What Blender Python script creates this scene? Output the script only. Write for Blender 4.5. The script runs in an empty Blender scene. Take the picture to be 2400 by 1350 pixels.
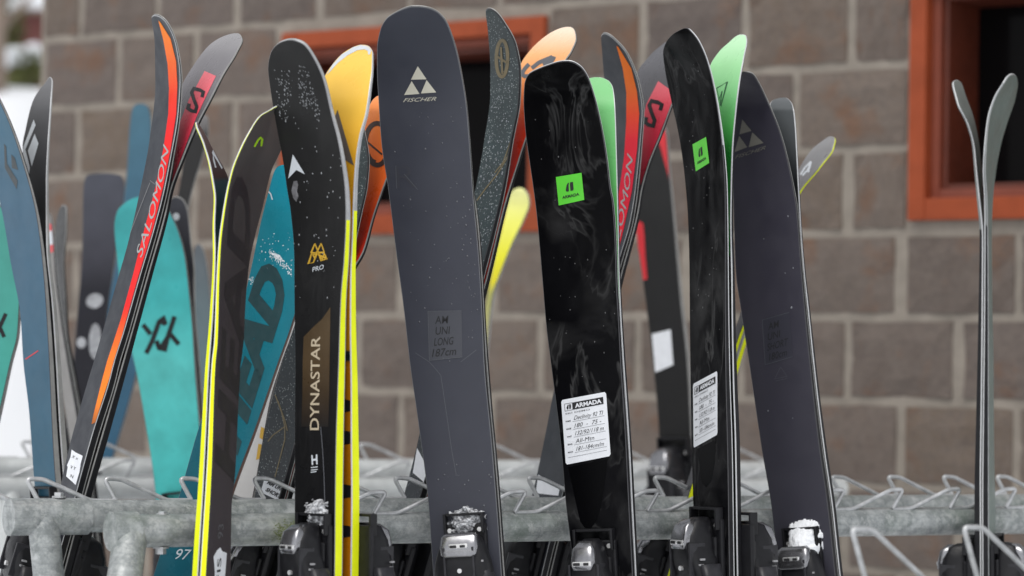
import bpy, bmesh, math, random
import numpy as np
from mathutils import Vector, Matrix
from mathutils.bvhtree import BVHTree

random.seed(7)
rng = np.random.default_rng(7)
scene = bpy.context.scene
COL = scene.collection

# ------------------------------------------------------------------ camera
FPX = 6667.0                      # 100 mm lens, measured on a picture 2400 wide
PITCH, ROLL = math.radians(1.85), math.radians(1.0)
CAM = np.array([0, 0, 1.26])
FW = np.array([0, math.cos(PITCH), math.sin(PITCH)])
_u0 = np.array([0, -math.sin(PITCH), math.cos(PITCH)])
_r0 = np.array([1.0, 0, 0])
RT = _r0 * math.cos(ROLL) + _u0 * math.sin(ROLL)
UP = _u0 * math.cos(ROLL) - _r0 * math.sin(ROLL)
cd = bpy.data.cameras.new('camera')
cam = bpy.data.objects.new('camera', cd)
COL.objects.link(cam)
cam.matrix_world = Matrix(((RT[0], UP[0], -FW[0], CAM[0]), (RT[1], UP[1], -FW[1], CAM[1]),
                           (RT[2], UP[2], -FW[2], CAM[2]), (0, 0, 0, 1)))
cd.sensor_width = 36
cd.lens = 100
cd.clip_start = 0.1
cd.clip_end = 400
cd.dof.use_dof = True
cd.dof.focus_distance = 4.5
cd.dof.aperture_fstop = 3.3
scene.camera = cam

# ------------------------------------------------------------------ light
SUN_EL, SUN_AZ = math.radians(62), math.radians(205)      # azimuth from +Y clockwise
w = bpy.data.worlds.new('World')
scene.world = w
w.use_nodes = True
nt = w.node_tree
nt.nodes.clear()
sky = nt.nodes.new('ShaderNodeTexSky')
sky.sky_type = 'NISHITA'
sky.sun_disc = False
sky.sun_elevation = SUN_EL
sky.sun_rotation = SUN_AZ
hs = nt.nodes.new('ShaderNodeHueSaturation')
hs.inputs['Saturation'].default_value = 0.12
bg = nt.nodes.new('ShaderNodeBackground')
bg.inputs['Strength'].default_value = 0.13
wo = nt.nodes.new('ShaderNodeOutputWorld')
nt.links.new(sky.outputs[0], hs.inputs['Color'])
nt.links.new(hs.outputs[0], bg.inputs['Color'])
nt.links.new(bg.outputs[0], wo.inputs['Surface'])
sl = bpy.data.lights.new('sun', 'SUN')
sl.energy = 1.5
sl.angle = math.radians(40)
sl.color = (1, 0.97, 0.93)
so = bpy.data.objects.new('sun', sl)
COL.objects.link(so)
sd = Vector((math.sin(SUN_AZ) * math.cos(SUN_EL), math.cos(SUN_AZ) * math.cos(SUN_EL), math.sin(SUN_EL)))
so.rotation_euler = (-sd).to_track_quat('-Z', 'Y').to_euler()
so.location = (0, -3, 6)
scene.view_settings.view_transform = 'Standard'
scene.view_settings.look = 'None'
scene.view_settings.exposure = 0.3
scene.view_settings.gamma = 1.0
scene.view_settings.use_curve_mapping = False

# ------------------------------------------------------------------ helpers
def ray(x, y):
    return FW + (x - 1200) / FPX * RT + (675 - y) / FPX * UP

def at(x, y, D):
    return CAM + ray(x, y) * D

def srgb(r, g, b):
    f = lambda c: (c / 255 / 12.92) if c / 255 <= 0.04045 else ((c / 255 + 0.055) / 1.055) ** 2.4
    return (f(r), f(g), f(b))

def mul(c, k):
    return tuple(v * k for v in c)

ORG = {}
def tag(o, label=None, cat=None, group=None, kind=None):
    if label: o['label'] = label
    if cat: o['category'] = cat
    if group: o['group'] = group
    if kind: o['kind'] = kind
    return o

def thing(name, label, cat, base, group=None):
    o = bpy.data.objects.new(name, None)
    COL.objects.link(o)
    o.empty_display_size = 0.05
    o.location = Vector(base)
    ORG[o.name] = np.array(base, float)
    return tag(o, label, cat, group)

def part(name, V, F, mat, parent=None, smooth=False, uv=None, label=None, kind=None):
    org = ORG[parent.name] if parent else np.zeros(3)
    me = bpy.data.meshes.new(name)
    V = np.asarray(V, float).reshape(-1, 3) - org
    me.from_pydata([tuple(v) for v in V], [], [tuple(int(i) for i in f) for f in F])
    me.materials.append(mat)
    if smooth:
        me.polygons.foreach_set('use_smooth', [True] * len(me.polygons))
    if uv is not None:
        l = me.uv_layers.new(name='UVMap')
        for lp in me.loops:
            l.data[lp.index].uv = uv[lp.vertex_index]
    me.update()
    o = bpy.data.objects.new(name, me)
    COL.objects.link(o)
    if parent: o.parent = parent
    ORG[o.name] = org
    if label: o['label'] = label
    if kind: o['kind'] = kind
    return o

class MB:
    def __init__(s): s.V = []; s.F = []
    def add(s, V, F):
        k = len(s.V)
        s.V += [tuple(v) for v in V]
        s.F += [tuple(i + k for i in f) for f in F]
    def box(s, O, ax, lo, hi, bev=0.0):
        """box in the frame O, ax=(X,Y,Z) from lo to hi, with chamfered edges"""
        lo = np.array(lo, float); hi = np.array(hi, float)
        bm = bmesh.new()
        bmesh.ops.create_cube(bm, size=1)
        for v in bm.verts:
            c = np.array(v.co) + 0.5
            v.co = Vector(lo + c * (hi - lo))
        if bev > 0:
            bmesh.ops.bevel(bm, geom=bm.edges[:], offset=min(bev, 0.45 * float(min(hi - lo))), segments=2, affect='EDGES', profile=0.6)
        s.bm(bm, O, ax)
    def bm(s, bm, O=None, ax=None):
        bm.verts.index_update()
        V = [np.array(v.co) for v in bm.verts]
        if ax is not None:
            V = [O + v[0] * ax[0] + v[1] * ax[1] + v[2] * ax[2] for v in V]
        s.add(V, [[v.index for v in f.verts] for f in bm.faces])
        bm.free()
    def tube(s, pts, r, n=10, caps=True):
        pts = [np.array(p, float) for p in pts]
        m = len(pts)
        rr = r if hasattr(r, '__len__') else [r] * m
        tg = []
        for i in range(m):
            t = pts[min(i + 1, m - 1)] - pts[max(i - 1, 0)]
            tg.append(t / (np.linalg.norm(t) + 1e-12))
        ref = np.array([0, 0, 1.0]) if abs(tg[0][2]) < 0.9 else np.array([0, 1.0, 0])
        a = np.cross(tg[0], ref); a /= np.linalg.norm(a)
        V = []
        for i in range(m):
            a = a - tg[i] * np.dot(a, tg[i]); a /= np.linalg.norm(a)
            b = np.cross(tg[i], a)
            for k in range(n):
                th = 2 * math.pi * k / n
                V.append(pts[i] + rr[i] * (math.cos(th) * a + math.sin(th) * b))
        F = []
        for i in range(m - 1):
            for k in range(n):
                F.append((i * n + k, i * n + (k + 1) % n, (i + 1) * n + (k + 1) % n, (i + 1) * n + k))
        if caps:
            k0 = len(V); V += V[:n]; F.append(tuple(k0 + k for k in range(n - 1, -1, -1)))
            k1 = len(V); V += V[(m - 1) * n:m * n]; F.append(tuple(k1 + k for k in range(n)))
        s.add(V, F)
    def loft(s, secs, O, ax):
        """secs: list of (u, w0, w1, h0, h1, power) superellipse sections in W x N, stacked along U"""
        n = 16
        V = []
        for (u, wc, hw, h0, h1, pw) in secs:
            for k in range(n):
                th = 2 * math.pi * (k + 0.5) / n
                c, sn = math.cos(th), math.sin(th)
                x = wc + hw * math.copysign(abs(c) ** pw, c)
                z = (h0 + h1) / 2 + (h1 - h0) / 2 * math.copysign(abs(sn) ** pw, sn)
                V.append(O + u * ax[0] + x * ax[1] + z * ax[2])
        F = []
        for i in range(len(secs) - 1):
            for k in range(n):
                F.append((i * n + k, i * n + (k + 1) % n, (i + 1) * n + (k + 1) % n, (i + 1) * n + k))
        F.append(tuple(range(n - 1, -1, -1)))
        F.append(tuple((len(secs) - 1) * n + k for k in range(n)))
        s.add(V, F)
    def build(s, name, mat, parent=None, smooth=False, **k):
        o = part(name, s.V, s.F, mat, parent, smooth, **k)
        bm = bmesh.new(); bm.from_mesh(o.data)
        bmesh.ops.recalc_face_normals(bm, faces=bm.faces)
        bm.to_mesh(o.data); bm.free()
        return o

def fillet(pts, r, n=4):
    """round the corners of a polyline"""
    pts = [np.array(p, float) for p in pts]
    out = [pts[0]]
    for i in range(1, len(pts) - 1):
        a, b, c = pts[i - 1], pts[i], pts[i + 1]
        da = a - b; dc = c - b
        la, lc = np.linalg.norm(da), np.linalg.norm(dc)
        q = min(r, la * 0.45, lc * 0.45)
        p0 = b + da / la * q; p2 = b + dc / lc * q
        for k in range(n + 1):
            t = k / n
            out.append((1 - t) ** 2 * p0 + 2 * t * (1 - t) * b + t * t * p2)
    out.append(pts[-1])
    return out

# ------------------------------------------------------------------ materials
def nodemat(name):
    m = bpy.data.materials.new(name)
    m.use_nodes = True
    n = m.node_tree.nodes
    return m, m.node_tree, n['Principled BSDF']

def mixc(nt, fac, a, b, typ='MIX'):
    x = nt.nodes.new('ShaderNodeMix'); x.data_type = 'RGBA'; x.blend_type = typ
    for sock, v in ((x.inputs[0], fac), (x.inputs[6], a), (x.inputs[7], b)):
        if hasattr(v, 'is_linked'): nt.links.new(v, sock)
        elif isinstance(v, (int, float)): sock.default_value = v
        else: sock.default_value = (*v, 1)
    return x.outputs[2]

def ramp(nt, fac, stops, interp='LINEAR'):
    r = nt.nodes.new('ShaderNodeValToRGB')
    r.color_ramp.interpolation = interp
    e = r.color_ramp.elements
    while len(e) < len(stops): e.new(0.5)
    for k, (p, c) in enumerate(stops):
        e[k].position = p
        e[k].color = (*c, 1) if hasattr(c, '__len__') else (c, c, c, 1)
    nt.links.new(fac, r.inputs[0])
    return r.outputs[0]

def noise(nt, scale, detail=4, coord='Object', rough=0.55, stretch=None, dist=0.0):
    tc = nt.nodes.new('ShaderNodeTexCoord')
    src = tc.outputs[coord]
    if stretch:
        mp = nt.nodes.new('ShaderNodeMapping'); mp.inputs['Scale'].default_value = stretch
        nt.links.new(src, mp.inputs[0]); src = mp.outputs[0]
    nz = nt.nodes.new('ShaderNodeTexNoise')
    nz.inputs['Scale'].default_value = scale; nz.inputs['Detail'].default_value = detail
    nz.inputs['Roughness'].default_value = rough; nz.inputs['Distortion'].default_value = dist
    nt.links.new(src, nz.inputs['Vector'])
    return nz.outputs['Fac']

def bump(nt, bsdf, h, strength=0.2, dist=0.001):
    b = nt.nodes.new('ShaderNodeBump')
    b.inputs['Strength'].default_value = strength; b.inputs['Distance'].default_value = dist
    nt.links.new(h, b.inputs['Height']); nt.links.new(b.outputs[0], bsdf.inputs['Normal'])

def plain(name, c, rough=0.45, metal=0.0, var=0.12, scale=40, spec=0.5, bmp=0.0, bscale=300, stretch=None):
    m, nt, b = nodemat(name)
    if var > 0:
        f = noise(nt, scale, 5, stretch=stretch)
        f = ramp(nt, f, [(0.3, 0.0), (0.7, 1.0)])
        nt.links.new(mixc(nt, f, mul(c, 1 - var), mul(c, 1 + var)), b.inputs['Base Color'])
        r = ramp(nt, noise(nt, scale * 2.3, 4, stretch=stretch), [(0.3, rough * 0.8), (0.75, min(1, rough * 1.2))])
        nt.links.new(r, b.inputs['Roughness'])
    else:
        b.inputs['Base Color'].default_value = (*c, 1)
        b.inputs['Roughness'].default_value = rough
    b.inputs['Metallic'].default_value = metal
    b.inputs['Specular IOR Level'].default_value = spec
    if bmp > 0:
        bump(nt, b, noise(nt, bscale, 3), bmp)
    return m

def sheet(name, stops, rough=0.4, var=0.1, smear=0.0, film=False, speck=None, scratch=0.2, spec=0.3):
    """printed ski face: stops = [(v along the ski, colour)...] """
    m, nt, b = nodemat(name)
    tc = nt.nodes.new('ShaderNodeTexCoord')
    sp = nt.nodes.new('ShaderNodeSeparateXYZ'); nt.links.new(tc.outputs['UV'], sp.inputs[0])
    if len(stops) == 1:
        c = nt.nodes.new('ShaderNodeRGB'); c.outputs[0].default_value = (*stops[0][1], 1); col = c.outputs[0]
    else:
        col = ramp(nt, sp.outputs[1], stops)
    f = ramp(nt, noise(nt, 18, 6), [(0.3, 1 - var), (0.7, 1 + var)])
    col = mixc(nt, 1.0, col, f, 'MULTIPLY')
    # fine lengthways scratches of use
    sc = noise(nt, 1.0, 5, stretch=(420, 420, 9), rough=0.7)
    scm = ramp(nt, sc, [(0.66, 0.0), (0.78, scratch)])
    col = mixc(nt, scm, col, (0.22, 0.23, 0.24), 'MIX') if scratch > 0 else col
    if smear > 0:
        s1 = noise(nt, 8, 5, rough=0.6, dist=0.7, stretch=(1, 1, 0.4))
        s2 = noise(nt, 6, 2)
        mm = nt.nodes.new('ShaderNodeMath'); mm.operation = 'MULTIPLY'
        w1 = noise(nt, 11, 4, rough=0.55, dist=1.1, stretch=(1, 1, 0.5))
        mx = nt.nodes.new('ShaderNodeMath'); mx.operation = 'MAXIMUM'
        nt.links.new(ramp(nt, w1, [(0.455, 0.0), (0.492, 0.3), (0.503, 0.6), (0.535, 0.0)]), mx.inputs[0])
        nt.links.new(ramp(nt, s1, [(0.5, 0.0), (0.66, 0.55)]), mx.inputs[1])
        nt.links.new(mx.outputs[0], mm.inputs[0])
        nt.links.new(ramp(nt, s2, [(0.42, 0.0), (0.62, 1.0)]), mm.inputs[1])
        m2 = nt.nodes.new('ShaderNodeMath'); m2.operation = 'MULTIPLY'; m2.inputs[1].default_value = smear
        nt.links.new(mm.outputs[0], m2.inputs[0])
        col = mixc(nt, m2.outputs[0], col, (0.2, 0.2, 0.2))
    if speck:
        vo = nt.nodes.new('ShaderNodeTexVoronoi'); vo.inputs['Scale'].default_value = speck[0]
        nt.links.new(tc.outputs['Object'], vo.inputs['Vector'])
        vm = ramp(nt, vo.outputs['Distance'], [(speck[1], 1.0), (speck[1] + 0.1, 0.0)])
        den = ramp(nt, noise(nt, 22, 4), [(0.4, 0.1), (0.68, 1.0)])
        mm = nt.nodes.new('ShaderNodeMath'); mm.operation = 'MULTIPLY'
        nt.links.new(vm, mm.inputs[0]); nt.links.new(den, mm.inputs[1])
        col = mixc(nt, mm.outputs[0], col, speck[2])
    nt.links.new(col, b.inputs['Base Color'])
    r = ramp(nt, noise(nt, 30, 5), [(0.3, rough * 0.75), (0.75, min(1, rough * 1.3))])
    nt.links.new(r, b.inputs['Roughness'])
    b.inputs['Specular IOR Level'].default_value = spec
    if film:
        h = noise(nt, 7, 2, rough=0.5, dist=1.2, stretch=(1, 1, 0.6))
        bump(nt, b, h, 0.35, 0.02)
    else:
        bump(nt, b, noise(nt, 500, 3), 0.05)
    return m

M = {}
M['steel'] = plain('steel_edge', (0.42, 0.43, 0.44), 0.35, 0.6, 0.15, 90)
M['white_edge'] = plain('pale_edge', (0.62, 0.63, 0.64), 0.4, 0.1, 0.08, 90)
M['black_side'] = plain('black_sidewall', (0.010, 0.010, 0.012), 0.45, 0, 0.3, 60, 0.25)
M['grey_side'] = plain('grey_sidewall', (0.3, 0.3, 0.29), 0.45, 0, 0.15, 60)
M['lime'] = plain('lime_sidewall', (0.84, 0.92, 0.012), 0.4, 0, 0.05, 30, 0.2)
M['rim'] = plain('dark_rim', (0.05, 0.05, 0.055), 0.4, 0, 0.15, 60)
M['pale_rim'] = plain('pale_rim', (0.40, 0.41, 0.42), 0.35, 0, 0.15, 60)
M['paper'] = plain('white_paper', (0.80, 0.82, 0.86), 0.6, 0, 0.05, 60)
M['ink'] = plain('black_ink', (0.012, 0.012, 0.014), 0.6, 0, 0)
M['greyink'] = plain('grey_ink', (0.2, 0.2, 0.21), 0.6, 0, 0)
M['black_print'] = plain('black_print', (0.010, 0.010, 0.012), 0.45, 0, 0.1, 40, 0.3)
M['white_print'] = plain('white_print', (0.62, 0.66, 0.7), 0.4, 0, 0.06)
M['cream_print'] = plain('cream_print', (0.62, 0.60, 0.50), 0.4, 0, 0.06)
M['gold_print'] = plain('gold_print', (0.17, 0.13, 0.06), 0.4, 0.2, 0.15)
M['amber_print'] = plain('amber_print', (0.55, 0.33, 0.03), 0.4, 0, 0.1)
M['green_sticker'] = plain('green_sticker', (0.1, 0.6, 0.035), 0.35, 0, 0.05)
M['red_print'] = plain('red_print', (0.62, 0.02, 0.03), 0.4, 0, 0.08)
M['plastic'] = plain('black_plastic', (0.010, 0.010, 0.012), 0.42, 0, 0.25, 90, 0.3, bmp=0.1)
M['plastic_grey'] = plain('charcoal_plastic', (0.024, 0.024, 0.028), 0.4, 0, 0.25, 90, 0.35, bmp=0.1)
M['chrome'] = plain('satin_metal', (0.30, 0.30, 0.315), 0.24, 0.9, 0.15, 60)
M['greymark'] = plain('grey_mark', (0.3, 0.3, 0.31), 0.4, 0, 0)
M['screw'] = plain('screw_metal', (0.7, 0.7, 0.7), 0.3, 0.6, 0.1)

def snow_mat():
    m, nt, b = nodemat('snow')
    b.inputs['Base Color'].default_value = (0.84, 0.86, 0.89, 1)
    b.inputs['Roughness'].default_value = 0.7
    bump(nt, b, noise(nt, 160, 5), 0.5, 0.004)
    return m
M['snow'] = snow_mat()
m, nt, b = nodemat('icy_snow'); M['icy_snow'] = m
nt.links.new(ramp(nt, noise(nt, 190, 6, rough=0.7), [(0.4, (0.12, 0.12, 0.13)), (0.6, (0.72, 0.74, 0.77))]), b.inputs['Base Color'])
b.inputs['Roughness'].default_value = 0.35
bump(nt, b, noise(nt, 260, 5), 0.6, 0.003)
m, nt, b = nodemat('water'); M['water'] = m
b.inputs['Base Color'].default_value = (0.30, 0.32, 0.35, 1); b.inputs['Roughness'].default_value = 0.12
m, nt, b = nodemat('clear_tape'); M['tape'] = m
b.inputs['Base Color'].default_value = (0.052, 0.055, 0.069, 1); b.inputs['Roughness'].default_value = 0.36
M['tape2'] = plain('clear_tape_dark', (0.040, 0.040, 0.053), 0.3, 0, 0)

def galv(name, green=0.5):
    m, nt, b = nodemat(name)
    vo = nt.nodes.new('ShaderNodeTexVoronoi'); vo.inputs['Scale'].default_value = 95
    tc = nt.nodes.new('ShaderNodeTexCoord'); nt.links.new(tc.outputs['Object'], vo.inputs['Vector'])
    sp = ramp(nt, vo.outputs['Color'], [(0.0, (0.36, 0.38, 0.38)), (1.0, (0.50, 0.52, 0.52))])
    st = noise(nt, 34, 9, rough=0.75)
    col = mixc(nt, ramp(nt, st, [(0.4, 0.0), (0.6, 0.9)]), sp, (0.19, 0.21, 0.21))
    lng = noise(nt, 1.0, 6, rough=0.7, stretch=(9, 9, 210))
    col = mixc(nt, ramp(nt, lng, [(0.5, 0.0), (0.66, 0.7)]), col, (0.22, 0.235, 0.235))
    drt = noise(nt, 8, 6, rough=0.65)
    col = mixc(nt, ramp(nt, drt, [(0.5, 0.0), (0.68, green)]), col, (0.12, 0.165, 0.12))
    wh = noise(nt, 60, 7, rough=0.8)
    col = mixc(nt, ramp(nt, wh, [(0.52, 0.0), (0.64, 0.6)]), col, (0.56, 0.57, 0.56))
    nt.links.new(col, b.inputs['Base Color'])
    b.inputs['Metallic'].default_value = 0.25
    nt.links.new(ramp(nt, st, [(0.3, 0.28), (0.7, 0.6)]), b.inputs['Roughness'])
    bump(nt, b, noise(nt, 240, 6), 0.4, 0.0012)
    return m
M['galv'] = galv('galvanised_steel')
M['galv_lit'] = plain('lit_galvanised_steel', (0.5, 0.52, 0.52), 0.45, 0.2, 0.2, 20)  # paler copy of the rack steel, light from above painted in
M['wire'] = plain('galvanised_wire', (0.52, 0.53, 0.54), 0.36, 0.45, 0.25, 60, bmp=0.15)

# ------------------------------------------------------------------ the setting
YAW = math.radians(34)
WU = np.array([math.cos(YAW), -math.sin(YAW), 0]); WN = np.array([math.sin(YAW), math.cos(YAW), 0])
WZ = np.array([0, 0, 1.0])
WP = CAM + ray(1200, 890) * 7.4; WP[2] = 0
WAX = (WU, WN, WZ)

def stone_mat():
    m, nt, b = nodemat('rough_stone')
    oi = nt.nodes.new('ShaderNodeObjectInfo')
    tc = nt.nodes.new('ShaderNodeTexCoord')
    ad = nt.nodes.new('ShaderNodeVectorMath'); ad.operation = 'ADD'
    sc = nt.nodes.new('ShaderNodeVectorMath'); sc.operation = 'SCALE'; sc.inputs['Scale'].default_value = 13.0
    cx = nt.nodes.new('ShaderNodeCombineXYZ')
    nt.links.new(oi.outputs['Random'], cx.inputs[0]); nt.links.new(oi.outputs['Random'], cx.inputs[2])
    nt.links.new(cx.outputs[0], sc.inputs[0])
    nt.links.new(tc.outputs['Object'], ad.inputs[0]); nt.links.new(sc.outputs[0], ad.inputs[1])
    def nz(scale, det, rough=0.6):
        n = nt.nodes.new('ShaderNodeTexNoise'); n.inputs['Scale'].default_value = scale
        n.inputs['Detail'].default_value = det; n.inputs['Roughness'].default_value = rough
        nt.links.new(ad.outputs[0], n.inputs['Vector']); return n.outputs['Fac']
    base = ramp(nt, oi.outputs['Random'], [(0.0, (0.108, 0.086, 0.076)), (0.3, (0.156, 0.124, 0.102)), (0.5, (0.122, 0.098, 0.089)), (0.7, (0.142, 0.106, 0.078)), (0.85, (0.096, 0.078, 0.072)), (1.0, (0.162, 0.128, 0.104))])
    n1 = nz(17, 8, 0.72)
    col = mixc(nt, ramp(nt, n1, [(0.3, 0.0), (0.7, 0.8)]), base, (0.168, 0.140, 0.122))
    col = mixc(nt, ramp(nt, nz(6.5, 4), [(0.53, 0.0), (0.68, 0.8)]), col, (0.165, 0.092, 0.058))
    col = mixc(nt, ramp(nt, nz(75, 5), [(0.45, 0.0), (0.75, 0.4)]), col, (0.066, 0.058, 0.058))
    nt.links.new(col, b.inputs['Base Color'])
    b.inputs['Roughness'].default_value = 0.85
    b.inputs['Specular IOR Level'].default_value = 0.25
    bump(nt, b, nz(90, 6), 0.6, 0.004)
    return m
M['stone'] = stone_mat()
M['mortar'] = plain('mortar', (0.262, 0.232, 0.198), 0.9, 0, 0.14, 20, 0.2, bmp=0.5, bscale=150)
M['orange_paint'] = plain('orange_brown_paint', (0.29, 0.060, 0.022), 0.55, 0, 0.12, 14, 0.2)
M['shaded_paint'] = plain('shaded_orange_brown_paint', (0.2, 0.045, 0.022), 0.55, 0, 0.12, 14)  # the outer frame's paint, darkened to put the recess shade into the colour
M['deep_shade_paint'] = plain('deep_shade_orange_brown_paint', (0.105, 0.022, 0.010), 0.55, 0, 0.15, 14)  # same frame paint again, the reveal's deeper shade mixed into its colour
m, nt, b = nodemat('dark_glass'); M['glass'] = m
b.inputs['Base Color'].default_value = (0.005, 0.0045, 0.005, 1); b.inputs['Roughness'].default_value = 0.12
b.inputs['Specular IOR Level'].default_value = 0.05

def tag_struct(o): o['kind'] = 'structure'; return o
# snow-covered ground, one sheet out to the horizon, rising to a bank left of the building
NG = 90
gx = np.concatenate([-np.geomspace(160, 0.6, NG // 2), np.linspace(-0.4, 0.4, 5), np.geomspace(0.6, 160, NG // 2)])
gy = np.concatenate([-np.geomspace(60, 1, 20), np.linspace(0, 30, 55), np.geomspace(31, 300, 25)])
def gz(x, y):
    t = np.clip((y - 11) / 6.5, 0, 1); t = t * t * (3 - 2 * t)
    s = np.clip((-1.2 - x) / 1.5, 0, 1)
    return 3.0 * t * s + 0.02 * math.sin(x * 3.1) * math.sin(y * 2.3) + max(0, y - 40) * 0.02
V = [(x, y, gz(x, y)) for y in gy for x in gx]
nx = len(gx)
F = [(j * nx + i, j * nx + i + 1, (j + 1) * nx + i + 1, (j + 1) * nx + i) for j in range(len(gy) - 1) for i in range(nx - 1)]
tag_struct(part('snowy_ground', V, F, M['snow'], None, True))

# --- stone building -------------------------------------------------
def wpt(s, z, d=0.0): return WP + s * WU + z * WZ + d * WN
bld = thing('stone_building', 'grey brown stone block building with orange brown window frames behind the ski racks', 'building', wpt(-1.69, 0))
W1 = (-0.774, 0.095, 1.645, 2.205)
W2 = (1.137, 2.1, 1.655, 2.262)
S0, S1, ZT, TH = -1.69, 2.9, 2.83, 0.3
mb = MB()
def wbox(s0, s1, z0, z1, d0=0.0, d1=TH): mb.box(wpt(0, 0), WAX, (s0, d0, z0), (s1, d1, z1))
wbox(S0, S1, 0, W1[2]); wbox(S0, S1, W2[3], ZT)
wbox(S0, W1[0], W1[2], W2[3]); wbox(W1[1], W2[0], W1[2], W2[3]); wbox(W2[1], S1, W1[2], W2[3])
wbox(W1[0], W1[1], W1[3], W2[3]); wbox(W2[0], W2[1], W1[2], W2[2])
mb.box(wpt(0, 0), WAX, (S0, TH, 0), (S0 + TH, 4.0, ZT))
wall = mb.build('wall', M['mortar'], bld)
BL, BH = 0.295, 0.202
def block_mesh(seed):
    r = np.random.default_rng(seed)
    n1, n2 = 7, 5
    V = []; F = []
    hl, hh = 0.5, (BH - 0.024) / 2
    ln = BL - 0.026
    for j in range(n2):
        for i in range(n1):
            x = -0.5 + i / (n1 - 1); z = -hh + 2 * hh * j / (n2 - 1)
            e = (i in (0, n1 - 1)) or (j in (0, n2 - 1))
            V.append(((x + (r.normal() * 0.008 if 0 < i < n1 - 1 else r.normal() * 0.003)) * ln, -0.009 + r.normal() * 0.002 + (0.005 if e else 0), z + r.normal() * 0.0012))
    for j in range(n2 - 1):
        for i in range(n1 - 1):
            F.append((j * n1 + i, j * n1 + i + 1, (j + 1) * n1 + i + 1, (j + 1) * n1 + i))
    rim = [i for i in range(n1)] + [j * n1 + n1 - 1 for j in range(1, n2)] + [(n2 - 1) * n1 + i for i in range(n1 - 2, -1, -1)] + [j * n1 for j in range(n2 - 2, 0, -1)]
    k0 = len(V)
    for i in rim: V.append((V[i][0] * 1.01, 0.01, V[i][2] * 1.01))
    m = len(rim)
    for k in range(m): F.append((rim[(k + 1) % m], rim[k], k0 + k, k0 + (k + 1) % m))
    me = bpy.data.meshes.new('stone_block'); me.from_pydata(V, [], F); me.materials.append(M['stone'])
    me.update()
    return me
BM = [block_mesh(100 + k) for k in range(7)]
nblk = 0
for k in range(-6, 8):
    z0 = 1.224 + BH * k; z1 = z0 + BH
    if z0 < -0.1 or z1 > ZT + 0.02: continue
    off = 0.09 if k % 2 == 0 else 0.235
    cuts = []
    for W in (W1, W2):
        if z1 > W[2] + 0.05 and z0 < W[3] - 0.08: cuts.append((W[0] - 0.012, W[1] + 0.012))
    s = off - BL * 7
    while s < S1:
        dj = rng.normal() * 0.006
        segs = [(max(s, S0 + 0.0), min(s + BL + dj, S1))]
        for c in cuts:
            ns = []
            for a_, b_ in segs:
                if b_ <= c[0] or a_ >= c[1]: ns.append((a_, b_)); continue
                if a_ < c[0]: ns.append((a_, c[0] + 0.012))
                if b_ > c[1]: ns.append((c[1] - 0.012, b_))
            segs = ns
        for a_, b_ in segs:
            if b_ - a_ < 0.05: continue
            o = bpy.data.objects.new('stone_block', BM[nblk % 7])
            COL.objects.link(o); o.parent = wall
            o.location = Vector(wpt((a_ + b_) / 2, (z0 + z1) / 2) - ORG[bld.name])
            o.rotation_euler = (0, 0, -YAW)
            o.scale = ((b_ - a_ - 0.026) / (BL - 0.026), 1, 1)
            nblk += 1
        s += BL

def window(W, wname):
    s0, s1, z0, z1 = W
    def ring(a, b, d0, d1, mat, name, par, top=None):
        """frame ring between the inset a and the inset b"""
        q = MB()
        q.box(wpt(0, 0), WAX, (s0 + a, d0, z0 + a), (s0 + b, d1, z1 - a), 0.003)
        q.box(wpt(0, 0), WAX, (s1 - b, d0, z0 + a), (s1 - a, d1, z1 - a), 0.003)
        q.box(wpt(0, 0), WAX, (s0 + b, d0 + 0.002, z0 + a), (s1 - b, d1, z0 + b + 0.008), 0.003)
        q.box(wpt(0, 0), WAX, (s0 + b, d0 + 0.002, z1 - b), (s1 - b, d1, z1 - a), 0.003)
        return q.build(name, mat, par)
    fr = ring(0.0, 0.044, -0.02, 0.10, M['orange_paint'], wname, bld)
    ring(0.0445, 0.0665, 0.012, 0.12, M['shaded_paint'], 'inner_frame', fr)
    ring(0.067, 0.08, 0.03, 0.2, M['deep_shade_paint'], 'reveal', fr)
    q = MB(); q.box(wpt(0, 0), WAX, (s0 + 0.06, 0.205, z0 + 0.06), (s1 - 0.06, 0.215, z1 - 0.06))
    q.build('pane', M['glass'], fr)
window(W1, 'window'); window(W2, 'window')

# --- things beyond the corner of the building -----------------------
M['shed'] = plain('red_brown_boards', (0.12, 0.035, 0.03), 0.7, 0, 0.2, 6)
M['bark'] = plain('pale_bark', (0.26, 0.2, 0.16), 0.85, 0, 0.25, 12, bmp=0.6, bscale=40)
M['leaf'] = plain('olive_needles', (0.10, 0.11, 0.03), 0.6, 0, 0.4, 8)
X3 = (np.array([1.0, 0, 0]), np.array([0, 1.0, 0]), np.array([0, 0, 1.0]))
p = at(52, 118, 21)
shed = thing('shed', 'blurred red brown shed with a snowy roof beyond the corner of the stone building', 'shed', (p[0], p[1], gz(p[0], p[1]) - 0.1))
q = MB(); q.box(p, X3, (-0.13, 0, -0.8), (0.35, 0.8, 0.30), 0.01); q.build('wall', M['shed'], shed)
q = MB(); q.box(p, X3, (-0.25, -0.1, 0.30), (0.45, 0.9, 0.46), 0.05); q.build('snow_cap', M['snow'], shed)
q = MB(); q.box(p, X3, (-0.2, -0.06, 0.275), (0.4, 0.86, 0.2995), 0.005); q.build('roof', M['bark'], shed)
p = at(-2, 240, 17)
tr = thing('bare_tree', 'pale blurred tree trunk at the far left edge beyond the building', 'tree', (p[0], p[1], gz(p[0], p[1]) - 0.1))
q = MB(); q.tube([(p[0], p[1], gz(p[0], p[1]) - 0.1), (p[0] + 0.01, p[1], 2.2), (p[0] - 0.03, p[1], 3.2), (p[0] + 0.02, p[1], 4.6)], [0.085, 0.07, 0.06, 0.03], 12)
q.build('trunk', M['bark'], tr, True)
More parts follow.
